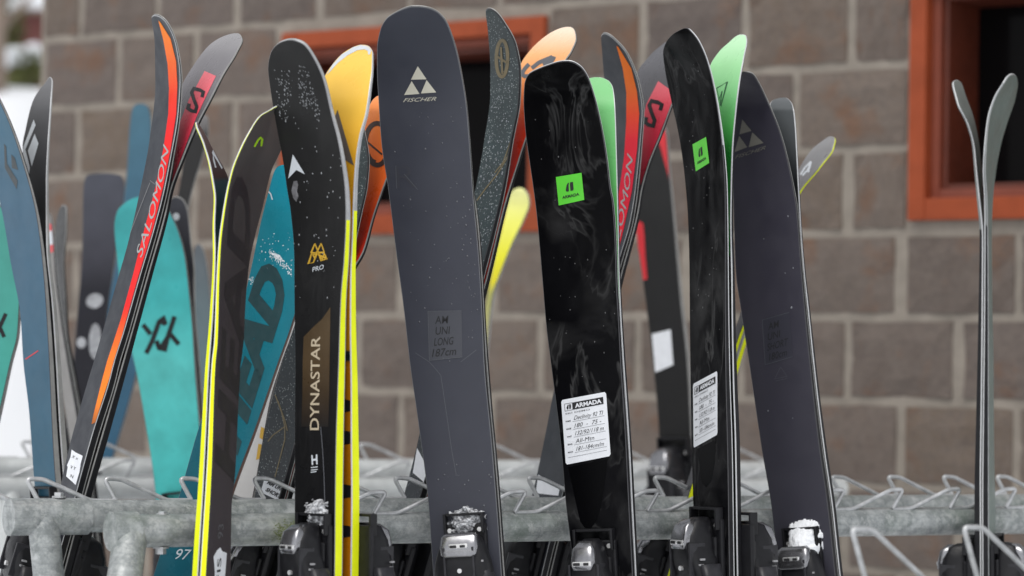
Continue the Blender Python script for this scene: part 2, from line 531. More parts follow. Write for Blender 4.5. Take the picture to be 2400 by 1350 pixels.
for k in range(7):
    h = 2.4 + 0.3 * k; a = k * 2.4
    q = MB(); q.tube([(p[0], p[1], h), (p[0] + 0.25 * math.cos(a), p[1] + 0.25 * math.sin(a), h + 0.25), (p[0] + 0.5 * math.cos(a), p[1] + 0.5 * math.sin(a), h + 0.4)], [0.025, 0.015, 0.006], 6)
    q.build('branch', M['bark'], tr, True)

def bush(px, py, D, w_, h_, label, snowy, seed):
    p = at(px, py, D); g = gz(p[0], p[1])
    b = thing('shrub', label, 'shrub', (p[0], p[1], g - 0.05), 'snowy shrubs beyond the building')
    r = np.random.default_rng(seed)
    q = MB(); q2 = MB()
    for k in range(420):
        th = r.uniform(0, 2 * math.pi); rr = math.sqrt(r.uniform(0, 1)); z = r.uniform(-1, 1)
        c = np.array([p[0] + w_ * rr * math.cos(th) * math.sqrt(max(0.05, 1 - z * z)), p[1] + w_ * rr * math.sin(th), p[2] + h_ * z])
        d1 = r.normal(size=3); d1 /= np.linalg.norm(d1); d2 = np.cross(d1, r.normal(size=3)); d2 /= np.linalg.norm(d2)
        L = r.uniform(0.03, 0.07)
        q.add([c - d1 * L, c + d2 * L * 0.3, c + d1 * L, c - d2 * L * 0.3], [(0, 1, 2, 3)])
    q.tube([(p[0], p[1], g - 0.05), (p[0], p[1], p[2])], [0.02, 0.01], 6)
    q.build('foliage', M['leaf'], b)
    for k in range(snowy):
        bm = bmesh.new(); bmesh.ops.create_icosphere(bm, subdivisions=2, radius=1)
        for v in bm.verts:
            v.co = v.co * (1 + 0.2 * r.normal()); v.co.z *= 0.55
        o = np.array([p[0] + w_ * r.uniform(-0.8, 0.8), p[1] + w_ * r.uniform(-0.9, 0.0), p[2] + h_ * r.uniform(0.2, 1.0)])
        sc = r.uniform(0.05, 0.1)
        q2.bm(bm, o, tuple(x * sc for x in X3))
    q2.build('snow_clump', M['snow'], b, True)
bush(60, 165, 19, 0.17, 0.14, 'small olive shrub under snow in front of the red brown shed', 7, 5)
bush(15, 40, 19.5, 0.14, 0.25, 'loose snowy shrub beside the shed at the upper left corner', 8, 9)

# ------------------------------------------------------------------ ski racks
def frontD(x): return 1 / (1 / 4.2 + (x - 300) / 2100 * (1 / 5.06 - 1 / 4.2))
def rackline(pa, pb):
    A = at(*pa); B = at(*pb)
    z = (A[2] + B[2]) / 2; A[2] = z; B[2] = z
    return A, B
def corner(pts, r): return fillet(pts, r, 4)

def rack(label, A, B, Q, t0, t1, r, q0, hooks_f, hooks_r, legs, hgt=0.033, xs=1.0, gm=None):
    gm = gm or M['galv']
    """two parallel tubes A-B (front) and Q (rear start, same direction) with welded zigzag wire"""
    d = (B - A); L = np.linalg.norm(d); d = d / L
    back = np.array([-d[1], d[0], 0]); back = back if back[1] > 0 else -back
    base = A + d * t0; base = np.array([base[0], base[1], 0])
    rk = thing('ski_rack', label, 'ski rack', base, 'galvanised steel ski racks')
    def tubes(P, s0, s1):
        q = MB(); q.tube([P + d * s0, P + d * (s0 + (s1 - s0) / 2), P + d * s1], r, 32)
        return q.build('rail', gm, rk, True)
    rf = tubes(A, t0, t1); rr = tubes(Q, q0, t1)
    for o in (rf, rr):
        me = o.data
        for pl in me.polygons:
            if len(pl.vertices) > 4: pl.use_smooth = False
    per = 0.125
    def hook(P, s, sgn):
        # wire on the outer side of the tube: along it, up a slope, over and back down
        o = -back * sgn
        e = d * sgn
        zb = r * 0.93
        hh = hgt
        pts = [(0.0, 0.010, 0.0), (0.041, 0.010, 0.0), (0.116, 0.018, hh), (0.143, 0.018, hh + 0.001), (0.126, 0.011, 0.001)]
        P3 = [e * a * xs + o * b_ + WZ * (zb + c) for a, b_, c in pts]
        return P3
    wires = {}
    for P, lst, sgn in ((A, hooks_f, 1), (Q, hooks_r, -1)):
        org = P
        P3 = corner(hook(P, 0, sgn), 0.008)
        me0 = None
        for s in lst:
            if me0 is None:
                q = MB(); q.tube(P3, 0.0036, 8)
                q.V = [np.array(v) + ORG[rk.name] for v in q.V]
                o = q.build('hook', M['wire'], rk, True); me0 = o.data
            else:
                o = bpy.data.objects.new('hook', me0); COL.objects.link(o); o.parent = rk
            o.location = Vector(P + d * s - ORG[rk.name])
    for (pts, rad) in legs:
        q = MB(); q.tube(pts, rad, 24); q.build('leg', gm, rk, True)
    return rk, d, back, A, Q

A, B = rackline((300, 1245, 4.2), (2400, 1219, 5.06))
d = (B - A) / np.linalg.norm(B - A)
back = np.array([-d[1], d[0], 0])
Q = A + back * 0.155; Q[2] = 1.041
def along(P, x, y=1220):
    """distance along the tube from P at which it crosses the column x"""
    best = None
    lo, hi = -1.0, 6.0
    for _ in range(60):
        m_ = (lo + hi) / 2; X = P + d * m_ - CAM
        px = 1200 + FPX * np.dot(X, RT) / np.dot(X, FW)
        if px < x: lo = m_
        else: hi = m_
    return lo
R_T = 0.0245
sf = along(A, 274); sq = along(Q, 38)
hk0 = along(A, 1197)
hf = [hk0 + 0.1257 * k for k in range(-5, 21)]
hq0 = along(Q, 1980 + 0)
hr = [hq0 + 0.1257 * k for k in range(-13, 12)]
end = 4.0
pf = A + d * along(A, 306) - WZ * 0.004; pr = Q + d * along(Q, 98) - WZ * 0.004 - back * 0.006
legs = [([pf, at(292, 1352, 4.14), at(255, 1500, 4.05), np.array([pf[0] - 0.10, pf[1] - 0.38, 0])], 0.0255),
        ([pr, at(114, 1350, frontD(92) + 0.14), np.array([pr[0] + 0.12, pr[1] + 0.45, 0])], 0.0235)]
ef = A + d * (end - 0.1); er = Q + d * (end - 0.1)
legs += [([ef, np.array([ef[0] - 0.1, ef[1] - 0.38, 0])], 0.0255), ([er, np.array([er[0] + 0.12, er[1] + 0.45, 0])], 0.0235)]
rk, *_ = rack('near galvanised ski rack with sharp zigzag hooks and two open pipe ends at the left', A, B, Q, sf, end, R_T, sq, hf[2:], hr, legs)
# sleeves, end caps and bolts at the left end
q = MB(); q.tube([Q + d * (sq - 0.012), Q + d * (along(Q, 203))], R_T + 0.0035, 40); o = q.build('sleeve', M['galv'], rk, True)
q = MB(); q.tube([A + d * (sf - 0.010), A + d * (sf + 0.030)], R_T + 0.0045, 32); o2 = q.build('sleeve', M['galv'], rk, True)
for oo in (o, o2):
    for pl in oo.data.polygons:
        if len(pl.vertices) > 4: pl.use_smooth = False
def bolt(P, axis, r=0.007, h=0.008):
    q = MB(); q.tube([P, P + axis * h], r, 6); q.tube([P - axis * 0.0, P + axis * 0.0025], r * 1.5, 16)
    q.build('bolt', M['wire'], rk)
bolt(Q + d * along(Q, 137) + WZ * (R_T + 0.004), WZ)
bolt(A + d * along(A, 382) + WZ * (R_T - 0.001) + back * 0.004, WZ, 0.006, 0.005)
bolt(A + d * along(A, 378) - WZ * (R_T - 0.001), -WZ, 0.008, 0.011)
r_ = np.random.default_rng(77); q = MB()
m0, m1 = along(A, 618), along(A, 700)
for k in range(700):
    s_ = m0 + (m1 - m0) * math.sqrt(r_.uniform(0, 1)); th = r_.normal(-0.1, 0.3)
    P = A + d * s_ + R_T * (-back * math.cos(th) + WZ * math.sin(th))
    bm = bmesh.new(); bmesh.ops.create_icosphere(bm, subdivisions=1, radius=1)
    a_ = r_.uniform(0.0004, 0.0011)
    q.bm(bm, P, (d * a_ * 1.8, back * a_ * 0.25, WZ * a_))
q.build('moss', plain('moss', (0.17, 0.2, 0.09), 0.9, 0, 0.3, 200), rk, True, kind='stuff')

A2, B2 = rackline((100, 1143, 5.75), (1900, 1145, 6.43))
d2 = (B2 - A2) / np.linalg.norm(B2 - A2); bk2 = np.array([-d2[1], d2[0], 0])
Q2 = A2 + bk2 * 0.19; Q2[2] = A2[2] + 0.03
dsave = d; d = d2
e2 = along(A2, 1975); s2 = along(A2, -260)
g1 = A2 + d2 * along(A2, 28); g2 = A2 + d2 * (e2 - 0.05)
hk = along(A2, 150)
rack('blurred galvanised ski rack standing between the near rack and the stone wall', A2, B2, Q2, s2, e2, 0.025, s2,
     [hk + 0.15 * k for k in range(-3, 14) if hk + 0.15 * k + .15 < e2], [hk + 0.1 + 0.15 * k for k in range(-3, 14) if hk + 0.1 + 0.15 * k < e2],
     [([g1 - WZ * 0.0, np.array([g1[0] - 0.02, g1[1] - 0.30, 0])], 0.022), ([g2, np.array([g2[0] - 0.02, g2[1] - 0.3, 0])], 0.022),
      ([Q2 + d2 * (e2 - 0.05), np.array([Q2[0], Q2[1] + 0.25, 0]) + d2 * np.array([1, 1, 0]) * (e2 - 0.05)], 0.022)], gm=M['galv_lit'])
A3, B3 = rackline((2150, 1428, 3.55), (2800, 1430, 3.8))
d3 = (B3 - A3) / np.linalg.norm(B3 - A3); bk3 = np.array([-d3[1], d3[0], 0]); d = d3
Q3 = A3 + bk3 * 0.15
s3 = along(Q3, 2262)
rack('out of focus hook row at the lower right corner nearest the camera', A3, B3, Q3, -0.02, 1.5, 0.0245, -0.02,
     [0.26 + 0.2 * k for k in range(6)], [s3 + 0.19 * k for k in range(7)],
     [([A3 + d3 * 0.4, np.array([A3[0], A3[1] - 0.2, 0]) + d3 * 0.4], 0.024), ([A3 + d3 * 1.4, np.array([A3[0], A3[1] - 0.2, 0]) + d3 * 1.4], 0.024)], 0.074, 1.25)
d = dsave

# ------------------------------------------------------------------ skis
ZO = {1: (0, 0, 1 / 3), 2: (0, 400, 1 / 3), 3: (0, 850, .37037), 4: (600, 0, 1 / 3), 5: (600, 400, 1 / 3), 6: (600, 850, .37037),
      7: (1200, 0, 1 / 3), 8: (1200, 400, 1 / 3), 9: (1200, 850, .37037), 10: (1700, 0, 1 / 3), 11: (1700, 400, 1 / 3), 12: (1700, 850, .37037)}
def Z(k, pts):
    a, b_, s = ZO[k]
    return [(a + x * s, b_ + y * s) for x, y in pts]

def pchip(xs, ys, x):
    xs = np.asarray(xs, float); ys = np.asarray(ys, float)
    h = np.diff(xs); dl = np.diff(ys) / h
    m_ = np.zeros(len(xs))
    if len(xs) == 2: m_[:] = dl[0]
    else:
        for i in range(1, len(xs) - 1):
            if dl[i - 1] * dl[i] <= 0: m_[i] = 0
            else:
                w1 = 2 * h[i] + h[i - 1]; w2 = h[i] + 2 * h[i - 1]
                m_[i] = (w1 + w2) / (w1 / dl[i - 1] + w2 / dl[i])
        m_[0] = dl[0]; m_[-1] = dl[-1]
    x = np.asarray(x, float)
    k = np.clip(np.searchsorted(xs, x) - 1, 0, len(xs) - 2)
    t = (x - xs[k]) / h[k]
    r = ys[k] * (1 + 2 * t) * (1 - t) ** 2 + m_[k] * h[k] * t * (1 - t) ** 2 + ys[k + 1] * t * t * (3 - 2 * t) + m_[k + 1] * h[k] * t * t * (t - 1)
    return np.where(x > xs[-1], ys[-1] + m_[-1] * (x - xs[-1]), r)

YB = 1420.0
SK = {}
def outline(tip, pts):
    P = sorted([p for p in pts if p[1] > tip[1] + 0.5], key=lambda p: p[1])
    out = [tip]
    for p in P:
        if p[1] - out[-1][1] > 2: out.append(p)
    return out

def ski(key, label, tip, left, right, face, side, edge, back_mat, place, a, lean=0.0, curl=0.0, ys=260, t=0.0115, far=None, gap=0.002,
        D=None, group='skis standing in the near rack', join=None, nrow=96, rim=None, tipside=None):
    """A ski whose front face is bounded by a left and a right edge line; a = turn of the face from the camera (degrees)."""
    yt = tip[1]
    ar = math.radians(a)
    taper = lambda y, y0: 0.32 + 0.68 * np.clip((np.asarray(y, float) - y0 - 60) / 900, 0, 1)
    gapf = (lambda y: np.interp(y, [g[0] for g in gap], [g[1] for g in gap])) if hasattr(gap, '__len__') else (lambda y: gap + 0 * np.asarray(y, float))
    if far:                                         # second ski of a pair, base to base with the first
        n_ = SK[far]
        off = lambda y: n_['t'] * taper(y, n_['yt']) + gapf(y)
        scl = FPX / n_['D0']
        t = n_['t']
        left = [p for p in left if p[1] < join]; right = [p for p in right if p[1] < join]
        for y in np.linspace(join, YB, 7):
            l, r = n_['lr'](y)
            dx = float(off(y)) * math.sin(ar) * scl
            left = left + [(l + dx, y)]; right = right + [(r + dx, y)]
    lp = outline(tip, left); rp = outline(tip, right)
    lq = [math.sqrt(max(0, p[1] - yt)) for p in lp]; rq = [math.sqrt(max(0, p[1] - yt)) for p in rp]
    fl = lambda y: pchip(lq, [p[0] for p in lp], np.sqrt(np.maximum(0, np.asarray(y, float) - yt)))
    fr = lambda y: pchip(rq, [p[0] for p in rp], np.sqrt(np.maximum(0, np.asarray(y, float) - yt)))
    xm = float(fl(1220) + fr(1220)) / 2
    if far: D0 = SK[far]['D0']; lean = SK[far]['lean']
    elif D is not None: D0 = D
    else:                                           # just clear of the rail, in front of it or behind it
        xa, xb = float(fl(1230)), float(fr(1230))
        hw = 0.5 * (xb - xa) / FPX * 4.5 * math.tan(ar)
        if place == 'F': D0 = min(frontD(xa) - hw, frontD(xb) + hw) - 0.034 - 2.2 * t * math.cos(ar)
        else: D0 = max(frontD(xa) - hw, frontD(xb) + hw) + 0.179 + 0.036
    sgn = 1 if far else -1
    qs = np.linspace(0.015, 1, nrow)
    yy = yt + (YB - yt) * qs ** 2
    dc = D0 + lean * (1220 - yy) / 1450 + sgn * curl * np.clip((ys - yy) / (ys - yt), 0, 1) ** 2
    if far: dc = dc + off(np.maximum(yy, join)) * math.cos(ar)
    xl, xr = fl(yy), fr(yy)
    xr = np.maximum(xr, xl + 0.5)
    half = 0.5 * (xr - xl) / FPX * dc * math.tan(ar)
    half = np.clip(half, -0.066, 0.066)
    L = np.array([at(xl[i], yy[i], dc[i] + half[i]) for i in range(nrow)])
    R = np.array([at(xr[i], yy[i], dc[i] - half[i]) for i in range(nrow)])
    # down to the snow
    dl = (L[-1] - L[-3]) / np.linalg.norm(L[-1] - L[-3]); dr = (R[-1] - R[-3]) / np.linalg.norm(R[-1] - R[-3])
    dm = dl + dr; dm /= np.linalg.norm(dm)
    for k in range(1, 4):
        zt = L[nrow - 1][2] * (1 - k / 3) + 0.0
        L = np.vstack([L, L[nrow - 1] + dm * ((zt - L[nrow - 1][2]) / dm[2])])
        R = np.vstack([R, R[nrow - 1] + dm * ((zt - R[nrow - 1][2]) / dm[2])])
    n = len(L)
    yy2 = np.concatenate([yy, [1700, 2200, 2700]])
    C = (L + R) / 2
    A_ = R - L; A_ /= np.linalg.norm(A_, axis=1)[:, None]
    T_ = np.zeros_like(C)
    for i in range(n):
        v = C[max(i - 2, 0)] - C[min(i + 2, n - 1)]
        T_[i] = v / np.linalg.norm(v)
    N_ = np.cross(T_, A_); N_ = -N_ if N_[n // 2][1] > 0 else N_
    N_ /= np.linalg.norm(N_, axis=1)[:, None]
    # smooth the normals a little
    for _ in range(4):
        N_[1:-1] = (N_[:-2] + 2 * N_[1:-1] + N_[2:]) / 4
    N_ /= np.linalg.norm(N_, axis=1)[:, None]
    tt = t * taper(yy2, yt)
    wd = np.linalg.norm(R - L, axis=1)
    b_ = np.minimum(0.0011, 0.3 * wd)
    dn = np.clip(1 - np.arange(n) / 8, 0, 1)[:, None] * 0.0012
    Li = L + A_ * b_[:, None] - T_ * dn; Ri = R - A_ * b_[:, None] - T_ * dn
    base = np.array([C[-1][0], C[-1][1], 0])
    root = thing('ski', label, 'ski', base, group)
    front, rear = ('base', 'top_sheet') if far else ('top_sheet', 'base')
    nc = 7
    def grid(Lg, Rg):
        V = []; U = []
        for i in range(n):
            for j in range(nc):
                u = j / (nc - 1)
                V.append(Lg[i] * (1 - u) + Rg[i] * u); U.append((u, (yy2[i] - yt) / (1350 - yt)))
        F = []
        for i in range(n - 1):
            for j in range(nc - 1):
                a0, b0 = i * nc + j, (i + 1) * nc + j
                F += [(a0, a0 + 1, b0 + 1), (a0, b0 + 1, b0)]
        return V, F, U
    V, F, U = grid(Li, Ri)
    F = [f[::-1] for f in F]
    fo = part(front, V, F, face, root, True, uv=U)
    bvh = BVHTree.FromPolygons([Vector(v) for v in V], F)
    Vb, Fb, Ub = grid(Li - N_ * tt[:, None], Ri - N_ * tt[:, None])
    part(rear, Vb, Fb, back_mat, root, True, uv=Ub)
    idx = list(range(n - 1, -1, -1))
    outer = [L[i] for i in idx] + [R[i] for i in range(n)]
    inner = [Li[i] for i in idx] + [Ri[i] for i in range(n)]
    nn = [N_[i] for i in idx] + [N_[i] for i in range(n)]
    th = [tt[i] for i in idx] + [tt[i] for i in range(n)]
    bv = 0.0009; ed = 0.0020
    def rings(lst):
        return [[(inner if ins else outer)[k] - nn[k] * dfun(th[k]) for k in range(2 * n)] for ins, dfun in lst]
    near_r = [(True, lambda h: 0.0), (False, lambda h: bv)]
    near_w = [(False, lambda h: bv), (False, lambda h: h - ed)]
    near_e = [(False, lambda h: h - ed), (False, lambda h: h - bv * .5), (True, lambda h: h)]
    far_e = [(True, lambda h: 0.0), (False, lambda h: bv * .5), (False, lambda h: ed)]
    far_w = [(False, lambda h: ed), (False, lambda h: h - bv), (True, lambda h: h)]
    for nm, lst, mt in ([] if far else [('rim', near_r, rim or M['rim'])]) + [('sidewall', far_w if far else near_w, side), ('steel_edge', far_e if far else near_e, edge)]:
        rg = rings(lst); m_ = 2 * n
        V = [v for r_ in rg for v in r_]
        F = [(k * m_ + i, k * m_ + i + 1, (k + 1) * m_ + i + 1, (k + 1) * m_ + i) for k in range(len(rg) - 1) for i in range(m_ - 1)]
        po = part(nm, V, F, mt, root, False)
        if nm == 'sidewall' and tipside:
            po.data.materials.append(tipside[1])
            for pl in po.data.polygons:
                i = pl.index % (m_ - 1)
                row = n - 1 - i if i < n else i - n
                if yy2[row] < tipside[0]: pl.material_index = 1
    SK[key] = dict(root=root, bvh=bvh, t=t, D0=D0, lean=lean, lr=lambda y: (float(fl(y)), float(fr(y))), yt=yt, L=L, R=R, N=N_, T=T_, A=A_, C=C, y=yy2, a=ar, far=bool(far), tt=tt)
    return root

def hit(S, x, y, layer=1):
    dr = Vector(ray(x, y)); dr.normalize()
    h = S['bvh'].ray_cast(Vector(CAM), dr)
    if h[0] is None:                              # just off the edge: step inwards
        l, r_ = S['lr'](max(y, S['yt'] + 0.5))
        for mg_ in (0.8, 1.6, 2.6, 4, 6, 9, 13):
            x2 = min(max(x, l + mg_), r_ - mg_)
            y2 = max(y, S['yt'] + mg_)
            dr = Vector(ray(x2, y2)); dr.normalize()
            h = S['bvh'].ray_cast(Vector(CAM), dr)
            if h[0] is not None: break
        if h[0] is None: h = S['bvh'].find_nearest(Vector(at(x, y, S['D0'])))
    n_ = h[1]
    if n_.dot(dr) > 0: n_ = -n_
    return np.array(h[0] + n_ * 0.00045 * layer)

def lay(key, name, V2, F2, mat, layer=1, maxlen=18, parent=None, label=None):
    """lay flat print (2-D outline in picture measure) onto the curved face of a ski"""
    S = SK[key]
    bm = bmesh.new()
    vs = [bm.verts.new((x, y, 0)) for x, y in V2]
    for f in F2:
        try: bm.faces.new([vs[i] for i in f])
        except ValueError: pass
    bmesh.ops.triangulate(bm, faces=bm.faces[:])
    for _ in range(5):
        es = [e for e in bm.edges if e.calc_length() > maxlen]
        if not es: break
        bmesh.ops.subdivide_edges(bm, edges=es, cuts=1)
        bmesh.ops.triangulate(bm, faces=bm.faces[:])
    bm.verts.index_update()
    V = [hit(S, v.co.x, v.co.y, layer) for v in bm.verts]
    F = [[v.index for v in f.verts] for f in bm.faces]
    U = [(0.5, (v.co.y - S['yt']) / (1350 - S['yt'])) for v in bm.verts]
    bm.free()
    return part(name, V, F, mat, parent or S['root'], False, uv=U, label=label)

def polys(key, name, plist, mat, layer=1, **k):
    V = []; F = []
    for p in plist:
        F.append(list(range(len(V), len(V) + len(p)))); V += list(p)
    return lay(key, name, V, F, mat, layer, **k)

def stroke_geo(pts, wpx, V, F):
    pts = [np.array(p, float) for p in pts]
    k0 = len(V)
    for i, p in enumerate(pts):
        t_ = pts[min(i + 1, len(pts) - 1)] - pts[max(i - 1, 0)]
        t_ /= np.linalg.norm(t_) + 1e-9
        nrm = np.array([-t_[1], t_[0]])
        s_ = 1.0
        if 0 < i < len(pts) - 1:
            a1 = p - pts[i - 1]; a1 /= np.linalg.norm(a1) + 1e-9
            s_ = 1 / max(0.5, abs(np.dot(nrm, np.array([-a1[1], a1[0]]))))
        V.append(tuple(p + nrm * wpx / 2 * s_)); V.append(tuple(p - nrm * wpx / 2 * s_))
    for i in range(len(pts) - 1):
        F.append([k0 + 2 * i, k0 + 2 * i + 1, k0 + 2 * i + 3, k0 + 2 * i + 2])

def strokes(key, name, lines, wpx, mat, layer=1, **k):
    V = []; F = []
    for l in lines: stroke_geo(l, wpx, V, F)
    return lay(key, name, V, F, mat, layer, **k)

_fc = {}
def glyphs(txt, bold=0.0):
    if (txt, bold) in _fc: return _fc[(txt, bold)]
    cu = bpy.data.curves.new('lettering_curve', 'FONT'); cu.body = txt; cu.offset = bold; cu.resolution_u = 3
    ob = bpy.data.objects.new('lettering_tmp', cu); COL.objects.link(ob)
    dg = bpy.context.evaluated_depsgraph_get(); dg.update()
    me = bpy.data.meshes.new_from_object(ob.evaluated_get(dg))
    V = np.array([v.co[:2] for v in me.vertices]); F = [list(p_.vertices) for p_ in me.polygons]
    bpy.data.objects.remove(ob); bpy.data.curves.remove(cu); bpy.data.meshes.remove(me)
    V[:, 0] -= V[:, 0].min(); V[:, 0] /= V[:, 0].max(); V[:, 1] /= V[:, 1].max()
    _fc[(txt, bold)] = (V, F)
    return V, F

def text(key, name, txt, O, e1, e2, mat, bold=0.02, shear=0.0, layer=1, bend=0.0, **k):
    """O = baseline start, e1 = whole text length, e2 = letter height; bend bows the line sideways"""
    V, F = glyphs(txt, bold)
    O = np.array(O, float); e1 = np.array(e1, float); e2 = np.array(e2, float)
    n1 = np.array([-e1[1], e1[0]])
    V2 = [tuple(O + e1 * (v[0] + shear * v[1]) + e2 * v[1] + n1 * bend * 4 * v[0] * (1 - v[0])) for v in V]
    return lay(key, name, V2, F, mat, layer, **k)

def frame_at(key, x, y, outer=True):
    """point and axes (up the ski, across, out) on the top sheet"""
    S = SK[key]
    i = int(np.argmin(np.abs(S['y'] - y)))
    Pm = np.array(hit(S, x, y, 0))
    U_, N_ = S['T'][i], S['N'][i]
    A_ = np.cross(N_, U_); A_ /= np.linalg.norm(A_)
    A_ = A_ if np.dot(A_, S['A'][i]) > 0 else -A_
    if S['far']:
        Pm = Pm - N_ * S['tt'][i]; N_ = -N_
    return Pm, U_, A_, N_

ROUGH = lambda bm, s, r: [setattr(v, 'co', v.co * (1 + s * r.normal())) for v in bm.verts]
def crumbs(key, name, spots, mat, size, flat=0.5, seed=1):
    """bits of snow or drops lying on the ski face; spots in picture measure"""
    S = SK[key]; r = np.random.default_rng(seed); q = MB()
    for x, y in spots:
        P = hit(S, x, y, 0)
        h = S['bvh'].find_nearest(Vector(P)); N_ = np.array(h[1]); N_ = N_ if N_[1] < 0 else -N_
        a1 = np.cross(N_, [0, 0, 1.0]); a1 /= np.linalg.norm(a1); a2 = np.cross(N_, a1)
        bm = bmesh.new(); bmesh.ops.create_icosphere(bm, subdivisions=1, radius=1)
        if mat is M['snow']: ROUGH(bm, 0.25, r)
        s_ = size * r.uniform(0.45, 1.3)
        q.bm(bm, P, (a1 * s_, a2 * s_ * r.uniform(0.8, 1.5), N_ * s_ * flat))
    return q.build(name, mat, S['root'], True, kind='stuff')

def cluster(poly, n, seed):
    r = np.random.default_rng(seed); P = np.array(poly, float); out = []
    lo, hi = P.min(0), P.max(0)
    def inside(x, y):
        c = False; j = len(P) - 1
        for i in range(len(P)):
            if (P[i][1] > y) != (P[j][1] > y) and x < (P[j][0] - P[i][0]) * (y - P[i][1]) / (P[j][1] - P[i][1]) + P[i][0]: c = not c
            j = i
        return c
    while len(out) < n:
        x, y = r.uniform(lo[0], hi[0]), r.uniform(lo[1], hi[1])
        if inside(x, y): out.append((x, y))
    return out

def snow_lump(O, ax, dims, name, parent, seed, rag=0.5, slope=0.0):
    """packed snow: a closed height field lying on the ski, ragged outline; dims = (half length, half width, depth)"""
    from mathutils import noise as mn
    n = 46; H = np.zeros((n, n)); off = Vector((seed * 3.7, seed * 1.3, 0))
    for i in range(n):
        for j in range(n):
            u = -1.25 + 2.5 * i / (n - 1); v = -1.25 + 2.5 * j / (n - 1)
            p_ = Vector((u, v, 0))
            r_ = max(abs(u), abs(v)) * 0.6 + 0.4 * math.hypot(u, v)
            e = 1.0 - r_ + rag * 0.55 * mn.fractal(p_ * 1.9 + off, 0.9, 2.0, 5)
            h = math.sqrt(max(0.0, e)) * (1 - slope * u)
            H[i, j] = 0 if e <= 0 else h * (1 + 0.35 * rag * mn.fractal(p_ * 4 + off, 0.7, 2, 4)) + 0.02
    V = []; F = []
    for lay_ in (0, 1):
        for i in range(n):
            for j in range(n):
                u = -1.25 + 2.5 * i / (n - 1); v = -1.25 + 2.5 * j / (n - 1)
                V.append(O + dims[0] * u * ax[0] + dims[1] * v * ax[1] + (dims[2] * H[i, j] if lay_ == 0 else -0.001) * ax[2])
    used = set()
    for i in range(n - 1):
        for j in range(n - 1):
            q_ = [i * n + j, i * n + j + 1, (i + 1) * n + j + 1, (i + 1) * n + j]
            if max(H[i, j], H[i, j + 1], H[i + 1, j + 1], H[i + 1, j]) > 0:
                F.append(q_)
    return part(name, V, F, M['icy_snow'] if rag > 0.4 else M['snow'], parent, True, kind='stuff')

